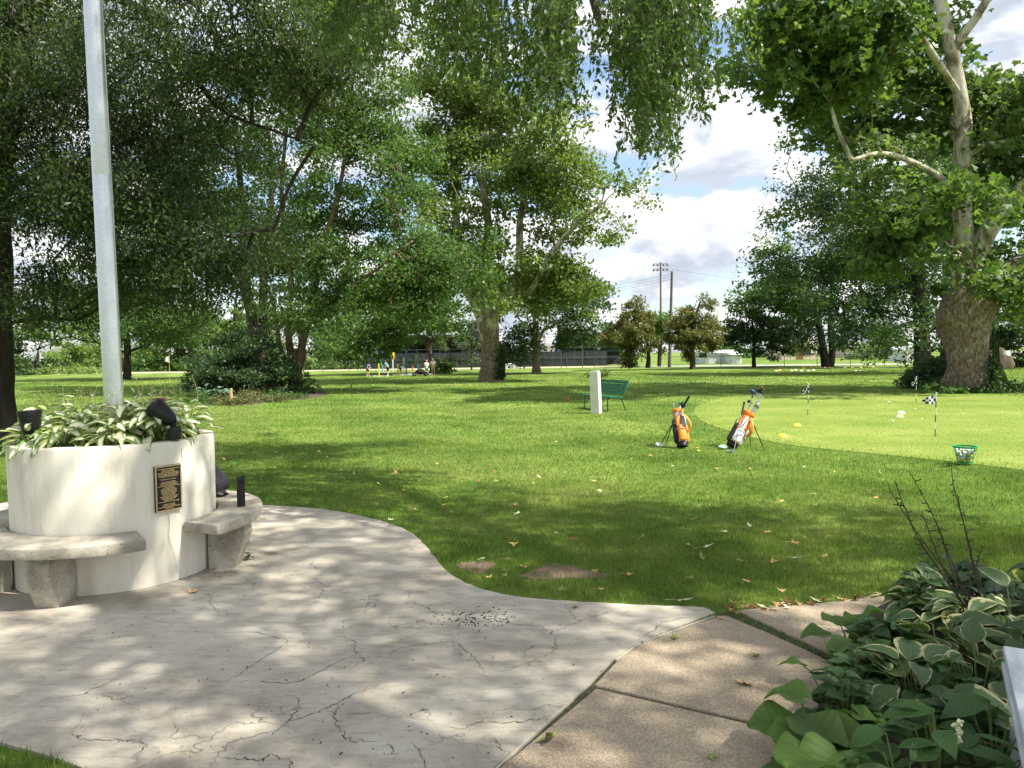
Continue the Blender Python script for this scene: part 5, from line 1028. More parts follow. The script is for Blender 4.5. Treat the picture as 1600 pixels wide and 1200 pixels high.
def cone(px, py, mat, label, group, s_=1.0):
    if mat.name not in cone_me:
        cone_me[mat.name] = MB().lathe([(0.098, 0.0), (0.10, 0.004), (0.088, 0.016), (0.055, 0.05), (0.028, 0.058), (0.024, 0.05), (0.05, 0.042), (0.085, 0.01)], 20, cap=False).mesh('marker_cone', mat, smooth=True)
    o = link(bpy.data.objects.new('marker_cone', cone_me[mat.name])); o.location = gp(px, py, 0.0)+Vector((0, 0, 0.009)); o.scale = (s_,)*3; o.rotation_euler = (0, 0, rnd.uniform(0, 6)); return tag(o, label, 'marker cone', group)
cone(1223, 683, cone_y, 'yellow disc cone on the green edge beside the full golf bag', None); cone(1245, 666, cone_y, 'yellow disc cone between golf bag and curled flag', None)
cone(1406, 652, cone_p, 'pale disc cone near the flying flag, in front of the white one', None); cone(1408, 646, cone_w, 'whitish disc cone near the flying flag, behind the pale one', None)
for i, (x, y) in enumerate([(1213, 580), (1218, 579), (1237, 580), (1243, 579), (1256, 576), (1263, 580), (1271, 579), (1275, 575), (1282, 575), (1289, 575), (1296, 575), (1301, 576), (1320, 575), (1324, 574), (1332, 575), (1336, 574), (1345, 575), (1337, 580), (1345, 580), (1357, 574), (1364, 574), (1252, 580), (1268, 575)]):
    cone(x, y, [cone_w, cone_y, cone_p][i % 3], ['white', 'yellow', 'pale'][i % 3]+' disc cone in the far practice row near the fence', 'far practice cones', 1.5)
cone(1369, 581, cone_o, 'orange disc cone at the end of the far practice row', None, 1.5)
def ball(px, py, mat, label, r=0.021, cat='golf ball', z=0.02, group=None):
    o = MB().ball((0, 0, r), r, 12, 8).build('ball', mat, smooth=True); o.location = gp(px, py)+Vector((0, 0, z)); return tag(o, label, cat, group)
gw = M('ball_white', S(236, 236, 232), None, rough=0.35); gy = M('ball_yellow', S(226, 210, 40), None, rough=0.4); gr = M('ball_red', S(200, 70, 40), None, rough=0.5)
ball(1389, 630, gw, 'white golf ball lying alone on the green', 0.03, z=0.008); ball(887, 628, gr, 'red ball lying in the sunny grass beside the concrete post', 0.055)
for i, (x, y) in enumerate([(1440, 657), (1395, 660), (1504, 648), (1430, 641)]): ball(x, y, gw, 'small white golf ball resting on the putting green near the flying flag', 0.021, z=0.008, group='loose balls on the green')

gplastic = M('green_plastic', S(20, 140, 84), S(34, 158, 100), 10, 0.45); bk = gp(1508, 726); bkr = empty('ball_bucket', (bk.x, bk.y, 0.03), 0, 'green slatted plastic bucket of golf balls on the lawn edge', 'bucket')
mb = MB(); H = 0.245; r0_, r1_ = 0.095, 0.155
MB().lathe([(0.001, 0.004), (r0_, 0.004), (r0_, 0.012), (0.001, 0.012)], 24, cap=False).build('bottom', gplastic, bkr)
for k in range(16):
    a = 2*math.pi*k/16; MB().tube([(r0_*math.cos(a), r0_*math.sin(a), 0.0), (r1_*math.cos(a), r1_*math.sin(a), H)], [0.0035, 0.0035], 6).build('slat', gplastic, bkr)
for z in (0.0, 0.11, 0.20): 
    r_ = r0_+(r1_-r0_)*z/H; MB().tube([(r_*math.cos(2*math.pi*k/28), r_*math.sin(2*math.pi*k/28), z) for k in range(29)], 0.004, 6, False).build('hoop', gplastic, bkr)
MB().lathe([(r1_-0.006, H-0.02), (r1_+0.008, H-0.02), (r1_+0.010, H+0.005), (r1_-0.006, H+0.005), (r1_-0.006, H-0.02)], 28, cap=False).build('rim', gplastic, bkr)
gg = M('ball_grey', S(150, 160, 162), None, rough=0.5); n = 0
bmesh_ = {m_.name: MB().ball((0, 0, 0), 0.0214, 10, 7).mesh('golf_ball', m_, smooth=True) for m_ in (gw, gy, gg)}
for z in (0.035, 0.075, 0.115, 0.155, 0.185):
    rr = r0_+(r1_-r0_)*z/H-0.03
    for ring, cnt in ((rr, int(2*math.pi*rr/0.0455)), (rr-0.046, max(1, int(2*math.pi*(rr-0.046)/0.046)))):
        if ring < 0.012: continue
        for k in range(cnt):
            if z > 0.18 and rnd.random() < 0.45: continue
            a = 2*math.pi*(k+0.5*((int(z*100)) % 2))/cnt; m_ = rnd.choice([gw, gw, gy, gg]); o = link(bpy.data.objects.new('golf_ball', bmesh_[m_.name])); o.location = (bk.x+ring*math.cos(a), bk.y+ring*math.sin(a), 0.03+z)
            tag(o, {'ball_white': 'white', 'ball_yellow': 'yellow', 'ball_grey': 'grey'}[m_.name]+' golf ball heaped in the green bucket', 'golf ball', 'balls in the green bucket'); n += 1

# concrete post and green bench
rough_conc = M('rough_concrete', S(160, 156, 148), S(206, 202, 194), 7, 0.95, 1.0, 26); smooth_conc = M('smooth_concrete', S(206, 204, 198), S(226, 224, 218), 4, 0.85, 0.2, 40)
b = gp(932, 646); po = empty('concrete_post', (b.x, b.y, 0), R(-16), 'square pale concrete post standing in front of the green bench', 'post'); po.rotation_euler = (0, R(-1.8), R(-24))
Hp = 66*b.y/FPX; mb = MB(); mb.cur = 0; mb.box((0, 0, Hp/2-0.05), (0.26, 0.26, Hp+0.1), taper=0.96)
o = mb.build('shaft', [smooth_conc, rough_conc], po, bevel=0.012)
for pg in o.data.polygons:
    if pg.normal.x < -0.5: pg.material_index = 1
MB().box((0, 0, Hp+0.006), (0.235, 0.235, 0.02)).build('top', rough_conc, po, bevel=0.008)
gpaint = M('green_paint', S(18, 92, 62), S(30, 112, 78), 6, 0.5, 0.3, 30); gmetal = M('green_metal', S(16, 84, 54), None, rough=0.45)
b = gp(946, 640); gb = empty('park_bench', (b.x, b.y, 0), R(-66), 'dark green slatted park bench standing behind the concrete post', 'bench')
Lb = 1.75
for i in range(3): MB().box((0, -0.30+0.145*i, 0.43), (Lb, 0.13, 0.035)).build('seat_slat', gpaint, gb, bevel=0.005)
for i in range(4): MB().box((0, 0.13+0.042*i, 0.54+0.105*i), (Lb, 0.03, 0.095), Matrix.Rotation(R(-20), 3, 'X')).build('back_slat', gpaint, gb, bevel=0.004)
for s_ in (-1, 1):
    x = s_*(Lb/2-0.2); MB().tube([(x, -0.34, 0.0), (x, -0.33, 0.38), (x, -0.28, 0.405), (x, 0.05, 0.405)], 0.02, 8).build('front_leg', gmetal, gb, smooth=True)
    MB().tube([(x, 0.30, 0.0), (x, 0.12, 0.40), (x, 0.16, 0.55), (x, 0.30, 0.90)], 0.02, 8).build('rear_leg', gmetal, gb, smooth=True)
    mb = MB()
    for i in range(4): mb.ball((x, 0.112+0.042*i, 0.545+0.105*i), 0.014, 6, 4)
    mb.build('bolts', M('bolt_steel', S(190, 194, 196), None, rough=0.3, metal=0.8), gb)
wood_st = M('raw_wood', S(196, 150, 110), S(214, 176, 140), 8, 0.8)
for (x, y, h, lab) in ((362, 633, 0.62, 'pale wooden stake in front of the island bed'), (549, 608, 0.36, 'short wooden stake in the lawn near the forked tree')):
    b = gp(x, y); o = MB().box((0, 0, h/2), (0.07, 0.07, h), taper=0.85).build('wooden_stake', wood_st, bevel=0.008); o.location = b; tag(o, lab, 'stake')
b = gp(250, 660); o = empty('tee_sign', (b.x, b.y, 0), 0.2, 'small red-brown box sign on the lawn behind the planter', 'sign'); redb = M('red_brown_paint', S(84, 36, 28), S(100, 46, 36), 8, 0.7)
MB().box((0, 0, 0.42), (0.36, 0.12, 0.5)).build('panel', redb, o, bevel=0.01); MB().box((0, 0, 0.1), (0.1, 0.08, 0.24)).build('post', redb, o)

# fallen leaves
def fallen(name, mat, seed):
    rr = random.Random(seed); V = [(0, 0, 0.012)]; pts = []
    for k, (a, r_) in enumerate(((-2.6, 0.45), (-2.1, 0.30), (-1.45, 0.85), (-1.0, 0.42), (-0.55, 0.62), (-0.35, 0.5), (0, 1.15), (0.35, 0.5), (0.55, 0.62), (1.0, 0.42), (1.45, 0.85), (2.1, 0.30), (2.6, 0.45), (3.14, 0.22))):
        r2 = r_*rr.uniform(0.85, 1.15)*0.06; V.append((r2*math.cos(a), r2*math.sin(a), 0.004+abs(rr.gauss(0, 0.014))*r_))
    n = len(V)-1; V.append((-0.10, 0.006, 0.008)); V.append((-0.10, 0.003, 0.006)); me = bpy.data.meshes.new(name); me.from_pydata(V, [], [(0, i+1, (i+1) % n+1) for i in range(n)]+[(0, n+1, n+2)]); me.materials.append(mat); return me
fm = {}
for nm, c1, c2 in (('yellow', S(198, 176, 84), S(220, 200, 116)), ('tan', S(186, 140, 88), S(214, 174, 122)), ('brown', S(120, 76, 44), S(152, 104, 64)), ('green', S(112, 130, 58), S(150, 160, 80)), ('pale', S(214, 206, 160), S(230, 224, 186))):
    mt = M('fallen_leaf_'+nm, c1, c2, 40, 0.75, 0.3, 80); fm[nm] = [fallen('fallen_leaf', mt, hash_) for hash_ in (1, 2, 3)]
nf = random.Random(9); listed = [(1066, 940, 'pale', 1.5, 'g'), (1052, 997, 'green', 1.1, 'c'), (1182, 1025, 'green', 1.0, 'c'), (1168, 1071, 'tan', 1.5, 'c'), (856, 1156, 'green', 1.5, 'c'), (896, 949, 'green', 0.9, 'c'), (1110, 1184, 'green', 0.9, 'c'), (803, 850, 'yellow', 1.4, 'g'), (1104, 855, 'pale', 1.3, 'g'), (1165, 908, 'tan', 1.3, 'g'), (1243, 873, 'pale', 1.5, 'g'), (1240, 849, 'tan', 1.2, 'g'), (1206, 878, 'tan', 1.2, 'g'), (1127, 966, 'tan', 0.9, 'c'), (1002, 841, 'tan', 1.1, 'g'), (930, 892, 'tan', 0.9, 'g'), (820, 887, 'tan', 0.9, 'g'), (706, 897, 'tan', 0.9, 'g'), (764, 902, 'yellow', 0.9, 'g'), (938, 921, 'tan', 0.8, 'g'), (1090, 700, 'tan', 1.0, 'g'), (1123, 733, 'yellow', 1.3, 'g'), (1018, 713, 'tan', 1.2, 'g'), (1363, 768, 'brown', 1.2, 'g'), (636, 795, 'pale', 1.3, 'g'), (650, 797, 'tan', 1.0, 'g'), (693, 790, 'yellow', 1.1, 'g'), (1270, 772, 'pale', 1, 'g'), (1220, 783, 'tan', 1.1, 'g'), (1199, 832, 'tan', 1, 'g'), (300, 926, 'tan', 1.2, 'c'), (1171, 822, 'pale', 1, 'g'), (1095, 870, 'green', 1.2, 'g'), (1316, 1001, 'tan', 0.9, 'g')]
for _ in range(120):
    y = nf.choice([nf.uniform(690, 760), nf.uniform(700, 920), nf.uniform(740, 930)]); x = nf.uniform(340, 1400)
    listed.append((x, y, nf.choice(['yellow', 'tan', 'tan', 'pale', 'pale', 'brown', 'green']), nf.uniform(0.6, 1.15), 'g'))
for _ in range(34): listed.append((nf.uniform(1130, 1380), nf.gauss(0, 5)+np.interp(0, [0, 1], [0, 1])+0, 'x', nf.uniform(0.6, 1.1), 'e'))
cnames = {'yellow': 'yellow', 'tan': 'tan', 'brown': 'brown', 'green': 'greenish', 'pale': 'pale cream'}
for (x, y, c, s_, wh) in listed:
    if wh == 'e': c = nf.choice(['tan', 'tan', 'brown', 'pale']); y = np.interp(x, [1130, 1200, 1300, 1380], [952, 950, 941, 928])+nf.gauss(-1, 4)
    z = 0.035 if wh == 'g' else GZ+0.004
    P_ = gp(x, y, z)
    if wh == 'g' and (pt_in(patio_poly, np.array([P_.x]), np.array([P_.y]))[0]): continue
    if wh == 'g' and P_.y > 20: continue
    o = link(bpy.data.objects.new('fallen_leaf', nf.choice(fm[c]))); o.location = P_; o.scale = (s_*nf.uniform(0.72, 0.9),)*3; o.rotation_euler = (nf.gauss(0, 0.22), nf.gauss(0, 0.22), nf.uniform(0, 6.28))
    if wh == 'e': tag(o, cnames[c]+' fallen leaf in the litter between lawn and walkway', 'leaf', 'leaf litter at the walkway')
    elif wh == 'g': tag(o, cnames[c]+' fallen leaf lying loose on the mown grass', 'leaf', 'fallen leaves on the lawn')
    else: tag(o, cnames[c]+' fallen leaf lying on the bare concrete paving', 'leaf', 'fallen leaves on the paving')
# crumbs of soil on the patio
rs = np.random.default_rng(3); mb = MB()
for _ in range(170):
    P_ = gp(rs.normal(742, 30), rs.normal(966, 7.5), GZ+0.003); s_ = abs(rs.normal(0.0022, 0.002))+0.0008; mb.box(P_, (s_*2.6, s_*1.3, 0.003), Matrix.Rotation(rs.uniform(0, 3), 3, 'Z'))
for _ in range(150):
    P_ = gp(rs.uniform(100, 1000), rs.uniform(850, 1190), GZ+0.002)
    if pt_in(patio_poly, np.array([P_.x]), np.array([P_.y]))[0]:
        s_ = abs(rs.normal(0.0018, 0.0016))+0.0008; mb.box(P_, (s_*3, s_, 0.003), Matrix.Rotation(rs.uniform(0, 3), 3, 'Z'))
tag(mb.build('soil_crumbs', moss_mat), 'scattered crumbs of soil and dry moss on the patio', 'debris', kind='stuff')
gs_dark = M('weathered_boards', S(58, 52, 50), S(84, 76, 72), 2, 0.9, 0.3, 8); gs_blue = M('blue_steel', S(44, 96, 164), S(58, 112, 180), 4, 0.5); gs_lite = M('pale_steel', S(196, 198, 198), S(214, 214, 212), 4, 0.5); gs_panel = M('dark_panel', S(36, 38, 42), S(56, 58, 62), 1.2, 0.8)
# ------------------------------------------------------------------ shrubs, ivy, hedge
def shrub(name, label, px, py, Y, ells, ncl, lpc, leaf, lm, seed, **kw):
    kw.setdefault('bpc', 3)
    b = dp(px, py, Y); b.z = 0; rr = random.Random(seed); hs = min(1.0, max(0.12, max(EL(*e)[0][2]+0.5*EL(*e)[1][2] for e in ells)/1.1))
    limbs = [([(b.x+rr.gauss(0, 0.1), b.y+rr.gauss(0, 0.1), -0.05), (b.x+rr.gauss(0, 0.25)*hs, b.y+rr.gauss(0, 0.2)*hs, 0.4*hs), (b.x+rr.gauss(0, 0.5)*hs, b.y+rr.gauss(0, 0.3)*hs, 0.9*hs)], [0.05*hs, 0.035*hs, 0.02*hs]) for _ in range(4)]
    kw.setdefault('cat', 'shrub'); return tree(name, label, b, limbs, [EL(*e) for e in ells], ncl, lpc, leaf, lm, bark_dark, seed, trunk_name='stems', crown_name='foliage', **kw)
shrub('dark_shrub', 'large dark leafy shrub in front of the leaning stems', 375, 625, Y2-1.5, [(370, 572, Y2-1.5, 64, 52, 1.6, 1.3), (418, 588, Y2-1.5, 42, 38, 1.3, 0.7), (328, 598, Y2-1.5, 28, 30, 1.0, 0.4), (395, 540, Y2-1, 40, 28, 1.0, 0.4)], 380, 58, 0.13, lf_dark, 91, spread=0.6, tip=0.008, step=0.5)
lf_bluegreen = leafmat('leaves_bluish', (0.055, 0.088, 0.060, 1), (0.095, 0.135, 0.100, 1), (0.14, 0.18, 0.13, 1), trans=0.2)
bhm = [leaf_mesh('leaf', marked_leaf('hosta_blue', S(104, 132, 112), S(112, 140, 120), 0.9, 0.2, 0.2), 0.34, 0.26, 'heart', a, 0.1, 0.02, 60+i, 5, 7) for i, a in enumerate((0.7, 1.1))]
for (x, y, lab) in ((322, 626, 'blue-leaved hosta at the corner of the island bed'), (344, 628, 'blue-leaved hosta beside the wooden stake')): plant('hosta', lab, 'plant', gp(x, y), bhm, 16, 0.65, 0.65, rnd, 0.008, 0.5, (0.7, 1.1))
lf_cover = leafmat('leaves_groundcover', (0.09, 0.10, 0.035, 1), (0.15, 0.16, 0.06, 1), (0.26, 0.18, 0.09, 1), trans=0.25)
shrub('groundcover', 'straw-green ground cover clump at the island bed front', 390, 628, Y2-3, [(390, 624, Y2-3, 28, 6, 0.5, 1)], 60, 50, 0.08, lf_cover, 92, spread=0.35, tip=0.004, cat='plant')
for i, (x, y, lm, lab) in enumerate(((420, 628, lf_cover, 'straw-coloured low clump next to the wooden stake'), (445, 624, lf_mid, 'green low clump in the island bed before the forked trunk'), (318, 630, lf_mid, 'green low clump at the island corner below the blue hosta'), (355, 632, lf_cover, 'withered low clump behind the wooden stake'))):
    Yg = gp(x, y).y; shrub('groundcover', lab, x, y, Yg, [(x, y-3, Yg, 22, 5, 0.5, 1)], 40, 45, 0.08, lm, 140+i, spread=0.35, tip=0.004, cat='plant')
shrub('groundcover', 'low green clump at the forked trunk foot', 480, 618, Y2-1, [(470, 613, Y2-1, 34, 7, 0.6, 1)], 60, 50, 0.09, lf_mid, 93, spread=0.35, tip=0.004, cat='plant')
shrub('dark_shrub', 'dark ivy-covered mound against the old plane trunk', 1458, 600, Y4+3, [(1462, 578, Y4+3, 22, 26, 1.2, 1), (1450, 592, Y4+2.5, 22, 12, 1.0, 0.5)], 140, 55, 0.14, lf_dark, 94, spread=0.5, tip=0.007)
shrub('low_shrub', 'low green weeds at the foot of the old plane tree', 1468, 613, Y4-0.8, [(1475, 609, Y4-1, 40, 4, 0.3, 1)], 40, 40, 0.10, lf_mid, 95, spread=0.3, tip=0.004, cat='plant')
# ivy climbing the right side of the old trunk
rs = np.random.default_rng(8); C = []
for _ in range(5200):
    py = rs.triangular(520, 612, 614); t = (py-520)/94; cxp = 1513; r_ = np.interp(py, [500, 560, 612], [34, 34, 46]); a = rs.normal(R(52), R(20)*(0.35+0.8*t)); rad = (r_+rs.uniform(0, 3+10*t*t))*Y4/FPX
    c0 = dp(cxp, py, Y4); C.append((c0.x+rad*math.sin(a), c0.y-rad*math.cos(a), max(0.05, c0.z)))
for _ in range(2600):
    C.append((b4.x+rs.normal(0.75, 0.55), b4.y-0.9+rs.normal(0, 0.25), abs(rs.normal(0, 0.16))+0.03))
C = np.array(C)-np.array([b4.x, b4.y, 0]); LV, LF = leaf_arrays(C, 0.10, rs, 0.2, 0.85, False, 0.6)
lf_ivy = leafmat('leaves_ivy', (0.022, 0.055, 0.014, 1), (0.045, 0.095, 0.022, 1), (0.075, 0.14, 0.03, 1), trans=0.25, rough=0.65)
iv = empty('ivy', (b4.x, b4.y, 0), 0, 'green ivy climbing the lawn-side foot of the old plane trunk', 'ivy'); link(bpy.data.objects.new('foliage', fast_mesh('foliage', LV, LF, lf_ivy)), iv)
mb = MB()
for k in range(5): mb.tube([(0.9+0.06*k, -0.75+0.1*k, 0), (0.8+0.05*k, -0.55+0.08*k, 1.0), (0.78+0.04*k, -0.45+0.06*k, 2.2)], 0.02, 5)
mb.build('stems', bark_dark, iv)
rs = np.random.default_rng(18); C = []
for _ in range(1500):
    py = rs.triangular(535, 590, 592); c0 = dp(785, py, Y3); a = rs.normal(R(80), R(24)); rad = (17*Y3/FPX)+rs.uniform(0, 0.2); c1 = dp(767, py, Y3); C.append((c1.x+rad*math.sin(a), c1.y-rad*math.cos(a), max(0.05, c0.z)))
C = np.array(C)-np.array([b3.x, b3.y, 0]); LV, LF = leaf_arrays(C, 0.15, rs, 0.2, 0.85, False, 0.6)
iv = empty('ivy', (b3.x, b3.y, 0), 0, 'dark ivy strip on the shaded flank of the lone plane tree', 'ivy'); link(bpy.data.objects.new('foliage', fast_mesh('foliage', LV, LF, lf_ivy)), iv); MB().tube([(0.68, 0, 0), (0.66, 0, 1.2), (0.62, 0, 2.2)], 0.03, 5).build('stems', bark_dark, iv)
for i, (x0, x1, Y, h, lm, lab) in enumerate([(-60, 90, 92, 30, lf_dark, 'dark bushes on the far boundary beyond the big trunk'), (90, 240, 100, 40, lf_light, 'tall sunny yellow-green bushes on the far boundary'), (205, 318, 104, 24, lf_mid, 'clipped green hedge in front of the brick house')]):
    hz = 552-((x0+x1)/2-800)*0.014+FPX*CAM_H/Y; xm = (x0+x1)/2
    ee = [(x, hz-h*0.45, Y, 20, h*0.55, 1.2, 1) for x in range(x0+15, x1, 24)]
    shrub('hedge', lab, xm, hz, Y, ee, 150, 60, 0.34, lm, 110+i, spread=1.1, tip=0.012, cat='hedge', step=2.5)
shrub('low_shrub', 'yucca-like green bush near the golfers by the fence', 690, 582, 66, [(692, 574, 66, 14, 8, 0.6, 1)], 40, 45, 0.22, lf_mid, 96, spread=0.5, tip=0.006)
shrub('low_shrub', 'low weed patch in the lawn beyond the concrete post', 930, 586, 50, [(925, 584, 50, 24, 3.0, 0.5, 1)], 26, 40, 0.14, lf_light, 97, spread=0.4, tip=0.004, cat='plant')

# ------------------------------------------------------------------ fence beyond the lawn
galv = M('galvanised', S(128, 132, 134), S(156, 160, 162), 10, 0.5, metal=0.4); galv_d = M('dark_fence_steel', S(70, 74, 74), S(92, 96, 96), 10, 0.6, metal=0.2)
def chain_fence(label, A, B, h, n, mat, wire=0.28, rails=(1.0,), thick=0.03):
    A, B = Vector(A), Vector(B); root = empty('chain_link_fence', A, 0, label, 'fence'); d_ = B-A; L_ = d_.length; u = d_/L_
    for i in range(n+1): MB().tube([u*(L_*i/n), u*(L_*i/n)+Vector((0, 0, h+0.05))], thick, 6).build('post', mat, root)
    for f in rails: MB().tube([Vector((0, 0, h*f)), d_+Vector((0, 0, h*f))], thick*0.7, 6).build('rail', mat, root)
    mb = MB(); x = -h
    while x < L_:
        for s_ in (1, -1):
            a0, a1 = (x, x+h) if s_ > 0 else (x+h, x); z0, z1 = 0, h
            if min(a0, a1) < 0 or max(a0, a1) > L_: continue
            mb.tube([u*a0+Vector((0, 0, z0)), u*a1+Vector((0, 0, z1))], 0.005, 3, False)
        x += wire
    mb.build('wire_mesh', mat, root); return root
chain_fence('low chain link fence between the lawn and the dirt track', (-30, 81.5, 0), (15, 79, 0), 1.15, 15, galv_d)
chain_fence('low chain link fence beside the paved path', (16, 79, 0), (56, 69, 0), 1.15, 13, galv_d)
chain_fence('tall grey chain link fence below the grandstand', (-21, 95, 0), (14, 95, 0), 2.4, 12, galv_d, 0.6, (1.0, 0.5))
chain_fence('chain link field fence beyond the golfers, past the grandstand end', (-60, 100, 0), (-22, 97, 0), 1.6, 12, galv, 0.5)
ws = empty('windscreen', (5, 95.4, 0), 0, 'dark windscreen panels behind the tall chain link fence', 'windscreen')
for i in range(11): MB().box((-23.5+2.95*i, 0, 0.95), (2.85, 0.04, 1.9)).build('panel', gs_panel, ws)
backstop = empty('backstop_frame', (dp(835, 575, 84).x, 84, 0), 0, 'tall pipe backstop frame behind the pale-trunked tree', 'backstop')
wB = 150*84/FPX
for f in (-0.5, 0.28, 0.5): MB().tube([(wB*f, 0, 0), (wB*f, 0, 3.9)], 0.05, 6).build('post', galv_d, backstop)
for z in (3.88, 2.4): MB().tube([(-wB*0.5, 0, z), (wB*0.5, 0, z)], 0.035, 6).build('rail', galv_d, backstop)

# ------------------------------------------------------------------ grandstand seen from behind
def grandstand(x0, x1, Y, label):
    root = empty('grandstand', ((x0+x1)/2, Y, 0), 0, label, 'grandstand'); W_ = x1-x0; rows = 11; zt, zb, dpth = 4.5, 1.9, 8.0
    for i in range(rows):
        f = i/(rows-1); MB().box((0, dpth*f, zt+(zb-zt)*f), (W_, 0.62, 0.06)).build('seat_board', gs_dark, root); MB().box((0, dpth*f+0.38, zt+(zb-zt)*f-0.22), (W_, 0.46, 0.05)).build('foot_board', gs_dark, root)
    nb = int(W_/2.6); MB().box((0, dpth/2, (zt+zb)/2-0.30), (W_, math.hypot(dpth, zt-zb), 0.05), Matrix.Rotation(math.atan2(zb-zt, dpth), 3, 'X')).build('under_deck', gs_dark, root)
    for i in range(nb+1):
        x = -W_/2+W_*i/nb; a = math.atan2(zb-zt, dpth)
        MB().box((x, dpth/2, (zt+zb)/2-0.42), (0.16, math.hypot(dpth, zt-zb), 0.26), Matrix.Rotation(a, 3, 'X')).build('raker_beam', black_plastic, root)
    MB().box((0, -0.25, zt-0.12), (W_, 0.12, 0.30)).build('top_beam', gs_blue, root); MB().box((0, dpth*0.82, zb+0.1), (W_, 0.2, 0.34)).build('low_beam', gs_blue, root)
    for i in range(nb//2+1): MB().box((-W_/2+W_*i/(nb//2), -0.1, (zt-0.3)/2), (0.24, 0.24, zt-0.3)).build('column', gs_blue, root)
    for i in range(nb*2+1): MB().tube([(-W_/2+W_*i/(nb*2), -0.35, zt), (-W_/2+W_*i/(nb*2), -0.35, zt+1.0)], 0.03, 5).build('railing_post', gs_lite, root)
    for z in (1.0, 0.5): MB().tube([(-W_/2, -0.35, zt+z), (W_/2, -0.35, zt+z)], 0.03, 5).build('railing', gs_lite, root)
    MB().box((0, -0.4, zt+0.02), (W_, 0.1, 0.28)).build('fascia', gs_lite, root)
    for i in range(nb): MB().box((-W_/2+W_*(i+0.5)/nb, dpth*0.9, 0.85), (W_/nb-0.08, 0.08, 1.7)).build('back_panel', gs_panel, root)
grandstand(-18.5, -3.5, 98, 'dark wooden grandstand behind the lone plane trunk'); grandstand(6.2, 15.5, 97, 'dark wooden grandstand with blue columns beside the conifers')
sb = empty('press_box', (-2.5-1.8, 103, 0), 0, 'white press box roof showing beside the lone plane trunk', 'building'); wall_w = M('white_siding', S(218, 222, 224), S(232, 234, 236), 1.5, 0.7)
MB().box((0, 0, 4.3), (3.6, 2.5, 2.2)).build('wall', wall_w, sb, bevel=0.03); MB().box((0, 0, 1.6), (3.2, 2.2, 3.2)).build('base', gs_panel, sb); MB().box((0, 0, 5.5), (4.0, 2.9, 0.16)).build('roof', gs_lite, sb)

# ------------------------------------------------------------------ houses and sheds
brick_m = M('red_brick', S(150, 84, 74), S(176, 112, 100), 3, 0.9); roof_g = M('grey_shingle', S(104, 102, 100), S(134, 130, 126), 3, 0.9); tan_m = M('tan_siding', S(196, 178, 156), S(212, 196, 176), 2, 0.85); glass_d = M('window_glass', (0.02, 0.025, 0.03, 1), None, rough=0.08, spec=0.8); brown_m = M('brown_trim', S(122, 92, 66), None, rough=0.8)
def house(name, label, px, Y, w_px, h_px, depth, wall, roof, wins=(), door=None, gable=0.35, cat='house', front_gable=False):
    b = dp(px, 560, Y); s_ = Y/FPX; W_, H_ = w_px*s_, h_px*s_; root = empty(name, (b.x, Y, 0), 0, label, cat); e = 0.25
    MB().box((0, depth/2, H_/2), (W_, depth, H_)).build('wall', wall, root, bevel=0.02)
    g_ = W_*gable if front_gable else depth*gable*0.5
    if front_gable:
        V = [(-W_/2-e, -e, H_-0.1), (0, -e, H_+g_), (W_/2+e, -e, H_-0.1), (-W_/2-e, depth+e, H_-0.1), (0, depth+e, H_+g_), (W_/2+e, depth+e, H_-0.1)]; up_ = Vector((0, 0, 0.12))
        MB().add([Vector(v) for v in V]+[Vector(v)+up_ for v in V], [(0, 1, 4, 3), (1, 2, 5, 4), (6, 9, 10, 7), (7, 10, 11, 8), (0, 6, 7, 1), (1, 7, 8, 2), (3, 4, 10, 9), (4, 5, 11, 10), (0, 3, 9, 6), (2, 8, 11, 5)]).build('roof', roof, root)
        MB().add([(-W_/2, -0.01, H_-0.01), (W_/2, -0.01, H_-0.01), (0, -0.01, H_+g_-0.05), (-W_/2, 0.15, H_-0.01), (W_/2, 0.15, H_-0.01), (0, 0.15, H_+g_-0.05)], [(0, 1, 2), (5, 4, 3), (0, 3, 4, 1), (1, 4, 5, 2), (2, 5, 3, 0)]).build('gable', wall, root)
    else:
        V = [(-W_/2-e, -e, H_-0.05), (W_/2+e, -e, H_-0.05), (W_/2+e, depth+e, H_-0.05), (-W_/2-e, depth+e, H_-0.05), (-W_/2-e, depth/2, H_+g_), (W_/2+e, depth/2, H_+g_)]
        MB().add(V, [(0, 1, 5, 4), (2, 3, 4, 5), (0, 4, 3), (1, 2, 5), (0, 3, 2, 1)]).build('roof', roof, root)
    for (x, z, w_, h_) in wins:
        o = MB().box((x*W_, -0.02, z*H_), (w_, 0.10, h_)).build('window', wall_w, root); MB().box((x*W_, -0.055, z*H_), (w_-0.2, 0.06, h_-0.2)).build('pane', glass_d, o)
    if door: o = MB().box((door[0]*W_, -0.02, door[2]/2), (door[1], 0.12, door[2])).build('door', door[3], root); MB().ball((door[0]*W_+door[1]*0.35, -0.12, door[2]*0.48), 0.06, 6, 4).build('handle', galv, o)
    return root
house('brick_house', 'red brick house behind the clipped hedge', 275, 118, 30, 26, 8, brick_m, roof_g, ((-0.2, 0.55, 0.9, 1.2),), (0.3, 1.1, 2.1, wall_w), 0.4)
house('garage', 'white garage wall beside the brick house', 302, 116, 16, 14, 6, wall_w, roof_g, (), (0.0, 1.2, 1.9, gs_lite), 0.3, 'garage')
house('brick_house', 'red brick house glimpsed beside the lawn tree trunk', 192, 120, 12, 20, 8, brick_m, roof_g, ((0.0, 0.5, 0.5, 0.9),), None, 0.4)
house('clubhouse', 'long low white building behind the fence near the conifer', 1128, 98, 50, 17, 6, wall_w, gs_lite, (), (-0.3, 1.1, 1.9, gs_lite), 0.12, 'building')
house('clubhouse', 'white building at the path beside the round tree', 1152, 94, 14, 15, 5, wall_w, gs_lite, (), (0.1, 0.5, 1.2, gs_lite), 0.12, 'building')
